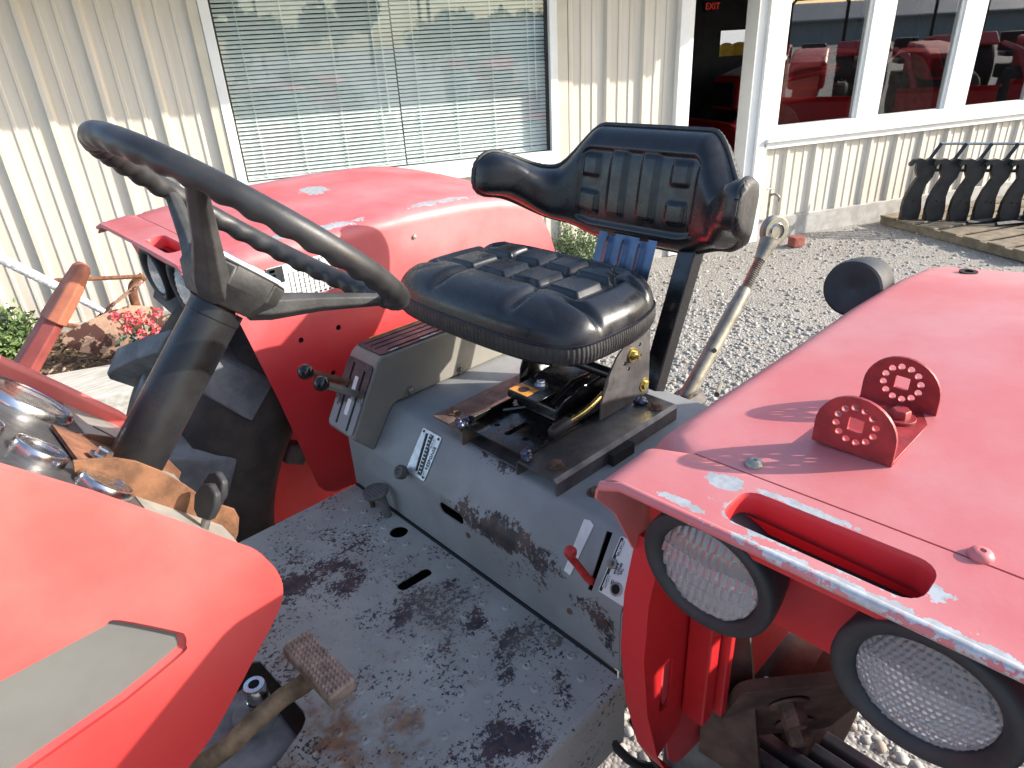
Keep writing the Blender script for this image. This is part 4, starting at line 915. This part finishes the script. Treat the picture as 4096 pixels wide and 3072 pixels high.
for y in (.700, .912):
    v, f = cdt(so_, hs); obj('side_plate', solid(v, f, lambda x, z: (x, y - .002, z), lambda x, z: (x, y + .002, z)), 'black_paint' if y > .8 else 'mount_steel', SE, bevel=.0006)
obj('pivot_nut', merge(hexbolt((.943, .6965, 1.364), (0, -1, 0), .009, .008), lathe([(.0045, .0), (.0045, .016)], (.943, .6965, 1.364), (0, -1, 0), 12)), 'zinc_yellow', SE, smooth=True, angle=30)
obj('pivot_nut', hexbolt((.984, .6975, 1.286), (0, -1, 0), .009, .005), 'zinc_yellow', SE, smooth=True, angle=30)
ad = obj('adjuster_lever', tube(smoothpath([(.870, .708, 1.308), (.835, .700, 1.305), (.805, .698, 1.300), (.765, .704, 1.292)], 5), .0052, 10), 'zinc_yellow', SE, smooth=True)
obj('lever_grip', lathe([(.006, -.002), (.0105, .003), (.0118, .03), (.0105, .042), (.005, .046)], (.772, .703, 1.294), V3((-.040, .005, -.009)), 18), 'rubber', ad, smooth=True)
obj('cross_rod', tube([(.955, .70, 1.375), (.955, .91, 1.375)], .007, 10), 'black_paint', SE, smooth=True)
obj('cross_rod', tube([(.885, .70, 1.345), (.885, .91, 1.345)], .011, 10), 'black_paint', SE, smooth=True)
obj('suspension_spring', tube([(.90 + .02 * math.cos(t * 2.2), .765 + .0022 * t, 1.36 + .02 * math.sin(t * 2.2)) for t in np.linspace(0, 40, 160)], .003, 6), 'black_paint', SE, smooth=True)
obj('under_frame', merge(box(.72, 1.03, .735, .885, 1.425, 1.455), box(.90, 1.02, .72, .90, 1.39, 1.43)), 'black_paint', SE, bevel=.006)
obj('linkage', merge(box(.80, .96, .725, .735, 1.40, 1.43), box(.80, .96, .875, .885, 1.40, 1.43)), 'black_paint', SE, bevel=.003)

# seat cushion
SY = .824; X0, X1, HWD = .652, .930, .230; ZB = 1.468
def sstep(a, b_, x): t = max(0.0, min(1.0, (x - a) / (b_ - a))); return t * t * (3 - 2 * t)
def seat_outline(a, b_):                       # a: -1 front .. 1 rear, b: -1 near .. 1 far
    k = 5.5; n_ = (abs(a) ** k + abs(b_) ** k) ** (1 / k); m_ = max(abs(a), abs(b_)); q = m_ / n_ if n_ > 1e-6 else 1.0
    a *= q; b_ *= q
    x = (X0 + X1) / 2 + a * (X1 - X0) / 2 - .012 * (1 - b_ * b_) * (a < 0) * abs(a); wd = HWD * (1 - .10 * sstep(.0, 1.0, a) - .03 * sstep(0, 1, -a) * 0)
    return x, SY + b_ * wd, m_
def pad(t, c, h, e=.08): return sstep(c - h - e, c - h, t) * (1 - sstep(c + h, c + h + e, t))
def seat_z(a, b_, m_):
    dome = (1 - m_ ** 7) ** .5
    z = ZB + .026 + .055 * dome + .006 * sstep(.3, 1, a) * dome
    fr = sstep(-.55, -1.0, a); z -= .008 * fr * dome                                   # waterfall front
    inner = pad(a, .24, .52, .14) * pad(b_, 0, .70, .12); z -= .014 * inner            # recessed centre
    for ca, ha in ((-.03, .20), (.53, .17)):
        for cb in (-.54, -.18, .18, .54): z += .0115 * pad(a, ca, ha, .035) * pad(b_, cb, .125, .03)
    for cb in (-.42, .38): z -= .012 * math.exp(-((b_ - cb) / .055) ** 2) * sstep(-.30, -.45, a) * dome * sstep(-1.0, -.7, a)
    for ca in (-.45, .52): z -= .014 * math.exp(-((a - ca) / .06) ** 2) * sstep(.62, .75, abs(b_)) * dome
    return z
def seat_fn(u, v):
    a, b_ = 2 * u - 1, 2 * v - 1; a = math.copysign(abs(a) ** .9, a); b_ = math.copysign(abs(b_) ** .9, b_); x, y, m_ = seat_outline(a, b_); return (x, y, seat_z(a, b_, m_))
CU = obj('seat_cushion', grid(seat_fn, 120, 130), 'vinyl', TR, smooth=True, angle=180, fixn=True)
label(CU, 'glossy black vinyl seat cushion with eight raised pads')
def per(t):
    k = 5.5; th = 2 * PI * t; c, s = math.cos(th), math.sin(th); n_ = (abs(c) ** k + abs(s) ** k) ** (1 / k); a, b_ = c / n_, s / n_
    m_ = max(abs(a), abs(b_)); return seat_outline(a / m_, b_ / m_)
def welt(i, v):
    x, y, _ = per(i); cx, cy = (X0 + X1) / 2, SY; pl_ = .0006 * math.sin(i * 2 * PI * 170); k = 1.004 + (.010 * math.sin(PI * v)) + pl_ / .2
    return (cx + (x - cx) * k, cy + (y - cy) * k, ZB + .027 * v)
obj('cushion_welt', grid(welt, 1400, 6, cu=True), 'vinyl_welt', CU, smooth=True, angle=180)
obj('cushion_cord', tube([(lambda q: ((X0 + X1) / 2 + (q[0] - (X0 + X1) / 2) * 1.006, SY + (q[1] - SY) * 1.006, ZB + .0275))(per(i / 120)) for i in range(121)], .0022, 6), 'vinyl', CU, smooth=True)
vv = [seat_outline(math.cos(t), math.sin(t)) for t in np.linspace(0, 2 * PI, 49)[:-1]]
obj('seat_pan', prism([(per(i / 60)[0], per(i / 60)[1]) for i in range(60)], 'z', ZB - .004, ZB + .002), 'black_paint', CU)

# backrest with wrap-round arms
BX, ST, BRD = 1.135, .105, .185; SY0 = SY; SY = .826
def bplan(s):
    q = abs(s); sg = 1 if s >= 0 else -1
    if q < ST: return BX, SY + s, (-1, 0)
    a = (q - ST) / BRD
    if a < 1.35: return BX - BRD * (1 - math.cos(a)), SY + sg * (ST + BRD * math.sin(a)), (-math.cos(a), -sg * math.sin(a))
    e = q - ST - 1.35 * BRD; a = 1.35
    return BX - BRD * (1 - math.cos(a)) - e * math.sin(a), SY + sg * (ST + BRD * math.sin(a) + e * math.cos(a)), (-math.cos(a), -sg * math.sin(a))
SM = .395
def btop(s): q = abs(s); return 1.733 - .084 * sstep(.125, .235, q) + .044 * sstep(.24, SM, q)
def bbot(s): q = abs(s); return 1.512 + .028 * sstep(.1, .22, q) + .066 * sstep(.2, SM, q)
SF = .030
def bends(s):
    m_ = SM + (SF if s > 0 else 0); k = max(0.0, min(1.0, (abs(s) - (m_ - .045)) / .045)); k = 1 - math.sqrt(max(0, 1 - k * k)); a, b_ = bbot(s), btop(s); c = (a + b_) / 2; return a + (c - a) * k * .75, b_ + (c - b_) * k * .75
def bfront(u, v):
    s = (2 * u - 1) * SM + u * SF; z0, z1 = bends(s); z = z0 + (z1 - z0) * v; x, y, n_ = bplan(s)
    es = max(0, 1 - abs(2 * u - 1) ** 6) ** .5; ev = max(0, 1 - (abs(2 * v - 1)) ** 4.0) ** .5; d = (.058 + .012 * sstep(.22, .33, abs(s))) * ev * es
    s2, zz = s, (z - 1.508) / .227
    inset = pad(s2, 0, .145, .018) * pad(v, .5, .30, .05) if abs(s2) < .2 else 0
    d -= .008 * inset
    for cs, cv, hs_, hv in ((.118, .68, .020, .07), (.118, .36, .024, .07), (.045, .54, .015, .25), (-.03, .54, .015, .25), (-.103, .68, .018, .07), (-.103, .36, .020, .07)):
        d += .0075 * pad(s2, cs, hs_, .007) * pad(v, cv, hv, .035)
    x += (z - 1.5) * .17
    return (x + n_[0] * d, y + n_[1] * d, z)
BK = obj('backrest', grid(bfront, 190, 70), 'vinyl', TR, smooth=True, angle=180)
label(BK, 'glossy black vinyl backrest with wrap round arms and raised pads')
def bback(u, v):
    s = (2 * u - 1) * SM * 1.006 + u * SF; z0, z1 = bends(s); z0 -= .004; z1 += .004; z = z0 + (z1 - z0) * v; x, y, n_ = bplan(s); x += (z - 1.5) * .17
    d = -.013 * (max(0, 1 - abs(2 * v - 1) ** 6)) ** .5 * max(0, 1 - abs(2 * u - 1) ** 12) ** .5 - .0015 * math.sin(u * 2 * PI * 110) * (abs(2 * v - 1) > .8 or abs(2 * u - 1) > .97)
    return (x + n_[0] * d, y + n_[1] * d, z)
obj('back_shell', grid(bback, 300, 18), 'vinyl_welt', BK, smooth=True, angle=180)
edge = []
for i in range(61): s = -SM + (2 * SM + SF) * i / 60; x, y, n_ = bplan(s); z = bends(s)[1]; edge.append((x + (z - 1.5) * .17 + n_[0] * .004, y + n_[1] * .004, z + .001))
for i in range(1, 13): v = 1 - i / 13; s = SM + SF; z = bends(s)[0] + (bends(s)[1] - bends(s)[0]) * v; x, y, n_ = bplan(s); edge.append((x + (z - 1.5) * .17 + n_[0] * .004, y + n_[1] * .004, z))
for i in range(61): s = SM + SF - (2 * SM + SF) * i / 60; x, y, n_ = bplan(s); z = bends(s)[0]; edge.append((x + (z - 1.5) * .17 + n_[0] * .004, y + n_[1] * .004, z - .001))
for i in range(1, 13): v = i / 13; s = -SM; z = bends(s)[0] + (bends(s)[1] - bends(s)[0]) * v; x, y, n_ = bplan(s); edge.append((x + (z - 1.5) * .17 + n_[0] * .004, y + n_[1] * .004, z))
obj('back_welt', tube(edge + edge[:1], .0045, 8), 'vinyl_welt', BK, smooth=True)
# back post and pressed plate
for y0, y1 in ((.890, .915), (.690, .728)): PO = obj('back_post', xf(box(-.018, .018, y0, y1, 0, .31), Matrix.Translation((1.028, 0, 1.255)) @ Matrix.Rotation(.40, 4, 'Y')), 'black_paint', TR, bevel=.003)
gm = Matrix.Translation((1.045, 0, 1.40)) @ Matrix.Rotation(.36, 4, 'Y')
def bpl(u, v):
    y = .760 + .145 * u; h = .155 * v - (.016 * (1 if .15 < u < .3 or .7 < u < .85 else 0) * (v > .93)); g = sum(math.exp(-((u - c) / .05) ** 2) for c in (.22, .5, .78)) * pad(v, .5, .33, .05)
    return gm @ V3((-.006 * g, y, h))
obj('back_plate', grid(bpl, 60, 30), 'seat_blue_shield', PO, smooth=True)
for y in (.780, .885): obj('plate_bolt', hexbolt(gm @ V3((-.004, y, .05)), gm.to_3x3() @ V3((-1, 0, 0)), .007, .008), 'rusty_bolt', PO)

# ---- steering column and wheel
AX = V3((.6567, 0, .7541)); UU = V3((.7541, 0, -.6567)); VV = V3((0, 1, 0)); WC = V3((.351, .84, 1.706))
CL = obj('steering_column', merge(lathe([(.0318, -.02), (.0318, .196), (.0328, .197), (.0328, .212)], (.137, .84, 1.464), V3((.132, 0, .149)), 40)), 'column_paint', TR, smooth=True, angle=35)
label(CL, 'scratched black steering column tube')
obj('column_bush', lathe([(.022, 0), (.022, .03)], WC - AX * .118, AX, 24), 'rust_brown', CL, smooth=True)
SW = obj('steering_wheel', (lambda: None)() or (lambda: grid(lambda i, j: (lambda ph, th: (lambda rad: WC + (UU * math.cos(ph) + VV * math.sin(ph)) * (.1940 + rad * math.cos(th)) + AX * (rad * math.sin(th)))(.0138 + (.0024 * max(0, -math.sin(th) * .8 - math.cos(th) * .45) * (math.sin(ph * 19) ** 2 - .35) * 1.6)))(i * 2 * PI, j * 2 * PI), 420, 22, True, True))(), 'wheel_plastic', TR, smooth=True, angle=180)
label(SW, 'black steering wheel with finger grips under the rim')
def hp(a, b_, d): return tuple(WC + UU * a + VV * b_ - AX * d)
def hub_ring(k, d, du=0.0): k *= 1.08; return [hp(a * k + du, b_ * k, d) for a, b_ in ((.050, -.030), (.050, .030), (.025, .050), (-.025, .050), (-.050, .030), (-.050, -.030), (-.025, -.050), (.025, -.050))]
V = hub_ring(.95, .054) + hub_ring(1.0, .058) + hub_ring(1.0, .080) + hub_ring(.68, .108)
F = [tuple(range(7, -1, -1)), tuple(range(24, 32))] + [(r * 8 + j, r * 8 + (j + 1) % 8, (r + 1) * 8 + (j + 1) % 8, (r + 1) * 8 + j) for r in range(3) for j in range(8)]
HB = obj('hub', (V, F), 'hub_plastic', SW, bevel=.003)
for k, dg in enumerate((-17, 103, 223)):
    a = math.radians(dg); e = UU * math.cos(a) + VV * math.sin(a); tn = -UU * math.sin(a) + VV * math.cos(a)
    pts_ = [(.030, .094, .021, .019), (.055, .083, .020, .017), (.11, .048, .0145, .012), (.17, .014, .0115, .009), (.190, .003, .0105, .008)]
    V = []; F = []
    for r, d, w, h in pts_:
        c = WC + e * r - AX * d
        dirn = (e * .88 + AX * .47).normalized(); up_ = dirn.cross(tn).normalized()
        for (p_, q_) in ((-1, -.5), (-1, .5), (-.5, 1), (.5, 1), (1, .5), (1, -.5), (.5, -1), (-.5, -1)): V.append(tuple(c + tn * w * p_ + up_ * h * q_))
    for i in range(4):
        for j in range(8): F.append((i * 8 + j, i * 8 + (j + 1) % 8, (i + 1) * 8 + (j + 1) % 8, (i + 1) * 8 + j))
    F += [tuple(range(7, -1, -1)), tuple(range(32, 40))]
    obj('spoke', (V, F), 'hub_plastic', SW, bevel=.002)
hc = obj('hub_cap', xf(box(-.044, .044, -.030, .030, 0, .005), frame(WC - AX * .0535, UU, VV)), 'print_white', HB, bevel=.001)
fm = frame(WC - AX * .0480, UU, VV)
for i in range(4):
    for j in range(3): obj('cap_tile', xf(box(-.042 + .0215 * i, -.0235 + .0215 * i, -.0285 + .0195 * j, -.0115 + .0195 * j, -.0002, .0006), fm), 'label_blue' if (i + j) % 3 < 2 - (i > 1) else 'label_white', hc)

# ---- cowl, instrument panel
cw = [(-1.3, 1.660), (-.06, 1.655), (-.02, 1.645), (.009, 1.622), (.060, 1.568), (.120, 1.498), (.162, 1.447), (.176, 1.430), (.186, 1.410), (.190, 1.384), (.184, 1.360), (.168, 1.339), (.150, 1.320), (.085, 1.251), (.044, 1.222), (-.06, 1.16), (-.20, 1.10), (-1.3, 1.05)]
stp = [(-1.0, 1.4455), (-.05, 1.4425), (.030, 1.4440), (.040, 1.4425), (.080, 1.397), (.0855, 1.387), (.084, 1.376), (.077, 1.367), (.02, 1.351), (-.072, 1.338), (-.3, 1.322), (-1.0, 1.30)]
def inset(poly, d):
    out = []; k = len(poly)
    for i in range(k):
        a, b_, c = (V3((*poly[j % k], 0)) for j in (i - 1, i, i + 1)); t1 = (b_ - a).normalized(); t2 = (c - b_).normalized(); n1 = V3((t1.y, -t1.x, 0)); n2 = V3((t2.y, -t2.x, 0)); m_ = (n1 + n2).normalized(); q = b_ + m_ * d / max(.5, m_.dot(n1)); out.append((q.x, q.y))
    return out
cw = cw[:4] + [tuple(q[:2]) for q in smoothpath([(*q, 0) for q in cw[4:16]], 4)] + cw[16:]
stp = stp[:2] + [tuple(q[:2]) for q in smoothpath([(*q, 0) for q in stp[2:9]], 4)] + stp[9:]
v, f = cdt(cw, [stp])
CN = obj('cowl_side', solid(v, f, lambda x, z: (x, .598, z), lambda x, z: (x, .618, z)), 'red_cowl', TR, bevel=.009, seg=4)
label(CN, 'bright red cowl side panel with a pale grey stripe')
si = inset(stp, .006); k = len(stp)
obj('stripe_bevel', ([(x, .6005, z) for x, z in inset(stp, -.002)] + [(x, .6065, z) for x, z in si], [(j, (j + 1) % k, k + (j + 1) % k, k + j) for j in range(k)]), 'red_cowl', CN, smooth=True, fixn=False)
v, f = cdt(inset(stp, .001)); obj('grey_stripe', solid(v, f, lambda x, z: (x, .6062, z), lambda x, z: (x, .608, z)), 'stripe_grey', CN)
obj('cowl_side', prism(cw, 'y', 1.062, 1.082), 'red_cowl', TR, bevel=.009, seg=4)
obj('hood_top', box(-1.3, -.03, .619, 1.061, 1.640, 1.655), 'red_cowl', TR)
obj('lower_housing', box(-1.0, -.06, .63, 1.05, .95, 1.30), 'dark_void', TR)
PD0 = V3((0, 0, 1.597)); DD = V3((.666, 0, -.746)); DN = V3((.746, 0, .666))
def dp(q, y, d=0.0): return PD0 + DD * q + DN * d + V3((0, y, 0))
def dplate(nm, outl, th, mat, parent, holes=(), d=0.0, **k):
    v, f = cdt(outl, holes); return obj(nm, solid(v, f, lambda q, y: tuple(dp(q, y, d + th)), lambda q, y: tuple(dp(q, y, d))), mat, parent, **k)
DB = dplate('instrument_panel', [(-.06, .619), (.158, .619), (.158, 1.061), (-.06, 1.061)], .004, 'dash_black', TR, d=-.004)
dplate('lower_panel', [(.1585, .619), (.262, .619), (.272, .70), (.272, 1.061), (.1585, 1.061)], .004, 'dash_cream', DB, d=-.003)
dplate('panel_slot', [(.185, .985), (.23, .96), (.232, .965), (.187, .991)], .0004, 'dark_void', DB, d=.0012)
def gauge(q, y, r, lab):
    g = obj('gauge', merge(lathe([(r * 1.06, 0), (r * 1.06, .008), (r, .012), (r * .93, .0125), (r * .92, .009)], dp(q, y), DN, 40)), 'chrome', DB, smooth=True, angle=40); label(g, lab)
    obj('gauge_face', lathe([(r * .91, .0), (r * .91, .001)], dp(q, y, .002), DN, 32), 'print_black', g)
    for k in range(9):
        a = math.radians(-130 + 32 * k); c = dp(q - r * .72 * math.cos(a), y + r * .72 * math.sin(a), .0036); obj('gauge_tick', xf(box(-.0006, .0006, -r * .1, r * .1, 0, .0004), frame(c, (DD * math.sin(a) + V3((0, 1, 0)) * math.cos(a)), DD * -math.cos(a) + V3((0, 1, 0)) * math.sin(a))), 'print_white', g)
    gv, gf = lathe([(r * .95, .0), (r * .8, .0035), (r * .5, .006), (r * .1, .007)], dp(q, y, .009), DN, 36); obj('gauge_glass', (gv, gf[:-2] + gf[-1:]), 'clear_glass', g, smooth=True)
gauge(.090, .965, .054, 'large round chrome rimmed tachometer'); gauge(.060, .755, .0255, 'small round gauge, middle of the row beside the cowl'); gauge(.116, .714, .0265, 'small round gauge nearest the black knobs'); gauge(.004, .785, .0255, 'small round gauge farthest from the black knobs')
for q, y in ((.158, .776), (.147, 1.025)): obj('panel_screw', hexbolt(dp(q, y, .001), DN, .0065, .006), 'rusty_bolt', DB)
def arc(nm, pts_, y, mat):
    pts_ = [(a, b_) for a, b_ in pts_]; low = [(pts_[-1][0] - .02, pts_[-1][1] - .03), (pts_[0][0] - .01, pts_[0][1] - .05)]
    v, f = cdt(pts_ + low); o = obj(nm, solid(v, f, lambda x, z: (x, y - .002, z), lambda x, z: (x, y + .002, z)), mat, DB, bevel=.0008); return o
na = [(.067, 1.537), (.082, 1.532), (.102, 1.524), (.121, 1.510), (.142, 1.486), (.161, 1.457), (.177, 1.427), (.205, 1.398), (.2075, 1.383), (.201, 1.362)]
def resc(l, y0, y1): k = y1 / y0; return [(a * k, 1.9 - (1.9 - b_) * k) for a, b_ in l]
arc('column_bracket', resc(na, .75, .735), .735, 'rust_orange')
fa = [(.040, 1.495), (.066, 1.494), (.089, 1.487), (.112, 1.476), (.138, 1.459), (.165, 1.432), (.188, 1.401), (.199, 1.373)]
arc('column_bracket', resc(fa, .93, .895), .895, 'rust_brown')
obj('bracket_web', xf(box(-.06, .05, -.075, .075, -.004, .0), frame(dp(.165, .815, .006), DD, VV)), 'rust_brown', DB)
obj('bracket_bolt', merge(hexbolt(dp(.135, .80, .012), DN, .009, .010)), 'chrome', DB)
def knob(q, y, h):
    c = dp(q, y); t = (DN * .86 + DD * -.15 + V3((0, 0, .35))).normalized(); r = V3((.35, -.94, 0)).normalized()
    k = obj('knob', plate([(-.010, .008), (-.017, .016), (-.0185, .032), (-.010, .046), (.004, .050), (.0155, .040), (.0175, .024), (.010, .008)], frame(c + t * h, r, t), .011), 'rubber', DB, bevel=.004, seg=3)
    obj('knob_stem', tube([c - t * .004, c + t * (h + .012)], .005, 10), 'bolt_steel', k, smooth=True)
knob(.232, .700, .004); knob(.258, .738, .012)
# red grab handle on the far side
GH = obj('grab_handle', tube([(.03, 1.2, 1.40), (.075, 1.2, 1.470), (.158, 1.2, 1.559)], [.030, .030, .026], 6, sx=.62, up=(0, 1, 0)), 'dusty_red', TR, bevel=.003)
obj('grab_sleeve', tube([(.152, 1.2, 1.552), (.185, 1.2, 1.588), (.212, 1.2, 1.619), (.219, 1.2, 1.625)], [.031, .028, .022, .012], 8, sx=.62, up=(0, 1, 0)), 'sleeve_orange', GH, bevel=.003)
obj('side_tube', tube([(.03, 1.12, 1.33), (.03, 1.2, 1.40)], .012, 10), 'dusty_red', GH, smooth=True)

# ---- far rear wheel
WX, WY, WZ, RR = .94, 1.63, .775, .772; KR = .965
pr = [(.49, -.20), (.52, -.225), (.60, -.236), (.68, -.225), (.725, -.205), (.742, -.16), (.752, -.08), (.755, 0)]
pr = pr + [(r, -h) for r, h in reversed(pr[:-1])]; pr = [(r * KR, h) for r, h in pr]
V, F = lathe(pr, (WX, WY, WZ), (0, 1, 0), 72)
TY = obj('rear_tyre', (V, F[:-2]), 'tyre_side', TR, smooth=True, angle=60)
label(TY, 'worn grey rear tractor tyre with deep lugs')
V, F = lathe([(.30, -.05), (.42, -.10), (.47, -.16), (.50, -.20), (.505, -.206), (.49, -.19), (.47, -.10), (.44, -.02), (.30, .01)], (WX, WY, WZ), (0, 1, 0), 56)
RM = obj('wheel_rim', (V, F), 'red_plain', TY, smooth=True, angle=40)
for k in range(8): a = 2 * PI * k / 8 + .25; obj('rim_clamp', xf(box(-.03, .03, -.05, .0, -.02, .035), Matrix.Translation((WX + .40 * math.cos(a), WY - .10, WZ + .40 * math.sin(a))) @ Matrix.Rotation(-a, 4, 'Y')), 'cast_grey', RM, bevel=.008)
lug_mesh = {}
for sd in (-1, 1):
    V = []; F = []; st_ = [(-.01, .748, .797, .030, -.006), (.08, .745, .800, .031, .055), (.16, .735, .800, .033, .115), (.205, .715, .798, .037, .150), (.232, .672, .780, .041, .165), (.240, .630, .690, .043, .172)]
    for (yy, r0, r1, hw, ph) in st_:
        r0 *= KR; r1 *= KR
        for r, w in ((r0, hw * 1.25), (r1, hw)):
            for sg in (-1, 1):
                a = ph + sg * w / r; V.append((r * math.cos(a), sd * yy, r * math.sin(a)))
    for i in range(len(st_) - 1):
        o = i * 4
        for a, b_ in ((0, 2), (2, 3), (3, 1), (1, 0)): F.append((o + a, o + b_, o + 4 + b_, o + 4 + a))
    F += [(0, 1, 3, 2), (20, 22, 23, 21)]
    first = obj('tyre_lug', ([(x + WX, y + WY, z + WZ) for x, y, z in V], F), 'tyre_rubber', TY, bevel=.02, seg=4)
    cloc = first.location.copy(); off = ORG[first] - V3((WX, WY, WZ))
    for k in range(20):
        a = 2 * PI * (k + (.5 if sd > 0 else 0)) / 20
        c = first if k == 0 else first.copy()
        if k: COL.objects.link(c)
        q = Matrix.Rotation(-a, 4, 'Y'); c.rotation_euler = (0, -a, 0); c.location = V3((WX, WY, WZ)) + (q @ off) - ORG[TY]
# the near rear wheel, set out wide beyond the fender
TY2 = dup(TY, None, TR); TY2.location = V3((WX, -.40, WZ)) - ORG[TR] + (ORG[TY] - V3((WX, WY, WZ))); TY2['label'] = 'worn rear tyre set wide outside the lamp fender'
obj('floor_dark_block', box(.44, .69, .70, 1.21, .90, .955), 'dark_void', FL)  # added black block so the holes in the floor look dark
# ---- axle and well parts behind the near lamps
AH = obj('axle_housing', lathe([(.12, -.62), (.13, -.3), (.10, .10), (.10, .36), (.165, .361), (.165, .40), (.12, .401)], (.94, .62, .80), (0, -1, 0), 32), 'axle_rust', TR, smooth=True, angle=35)
label(AH, 'rusty rear axle housing with cast flanges')
o_ = frame((.72, .235, 1.02), V3((.75, -.62, .0)), V3((-.35, -.2, .9)))
obj('axle_bracket', plate(rrect(-.10, .10, -.13, .12, .02), o_, .016, [oval(-.01, .05, .022, .009), oval(.03, -.06, .022, .009)]), 'axle_rust', AH, bevel=.003)
obj('bracket_rib', plate([(-.05, .14), (.0, .14), (.055, -.16), (-.04, -.13)], frame((.655, .285, 1.06), V3((.3, -.95, 0)), (0.1, 0, 1)), .012), 'axle_rust', AH, bevel=.002)
for a, b_ in ((-.02, .055), (.02, -.055)): obj('bracket_nut', hexbolt(o_ @ V3((a, b_, .012)), o_.to_3x3() @ V3((0, 0, 1)), .018, .03), 'rusty_bolt', AH, bevel=.001)
for i in range(5): obj('cast_fin', box(.66 + .05 * i, .685 + .05 * i, .22 - .035 * i, .40 - .03 * i, .60, .90 - .02 * i), 'cast_grey', AH, bevel=.006)
obj('hydraulic_hose', tube(smoothpath([(.60, .42, .93), (.64, .38, .80), (.70, .36, .76), (.76, .33, .84), (.80, .30, .95)], 6), .007, 8), 'wire_black', TR, smooth=True)
obj('brake_cable', tube(smoothpath([(.55, .47, .96), (.62, .42, .80), (.75, .38, .74), (.9, .36, .78)], 6), .008, 8), 'wire_black', TR, smooth=True)
obj('transmission_case', box(-.4, 1.2, .66, 1.02, .55, .90), 'cast_grey', TR, bevel=.02)

# ---- top link standing behind the seat
TL = obj('top_link', merge(tube([(1.30, .80, 1.09), (1.50, .80, 1.265), (1.545, .80, 1.306)], [.0185, .0185, .0160], 24)), 'link_steel', TR, smooth=True, angle=40)
label(TL, 'worn steel top link turnbuckle with ball end')
ld = (V3((1.671, .80, 1.436)) - V3((1.545, .80, 1.306))).normalized(); ts = []
a0 = V3((1.545, .80, 1.306)); n_ = 16
prof_ = []
for i in range(n_): prof_ += [(.0105, i * .0055), (.0128, i * .0055 + .00275)]
obj('thread', lathe(prof_ + [(.0105, n_ * .0055)], a0, ld, 20), 'link_thread', TL, smooth=True, angle=15)
ce = V3((1.664, .80, 1.430)); ex_ = V3((-.42, -.90, .1)).normalized()
obj('ball_eye', lathe([(.020, -.012), (.034, -.012), (.039, -.007), (.039, .007), (.034, .012), (.020, .012)], ce, ex_, 36), 'link_steel', TL, smooth=True, angle=35)
obj('eye_neck', tube([a0 + ld * .085, ce - ld * .030], [.014, .024], 16), 'link_steel', TL, smooth=True)
obj('eye_ball', lathe([(.0185, -.016), (.026, -.006), (.027, 0), (.026, .006), (.0185, .016), (.0175, .012), (.0175, -.012)], ce, ex_, 32), 'chrome', TL, smooth=True)
obj('link_hole', lathe([(.006, 0), (.006, .0012)], V3((1.405, .80, 1.182)) + V3((-.5, -.8, .5)).normalized() * .0182, V3((-.5, -.8, .5)), 14), 'dark_void', TL)
obj('lift_arm', tube([(1.0, .84, 1.02), (1.35, .80, 1.08)], .035, 8), 'cast_grey', TR)
obj('control_rod', tube([(1.20, .66, 1.19), (1.36, .74, 1.13)], .006, 8), 'link_steel', TR, smooth=True)
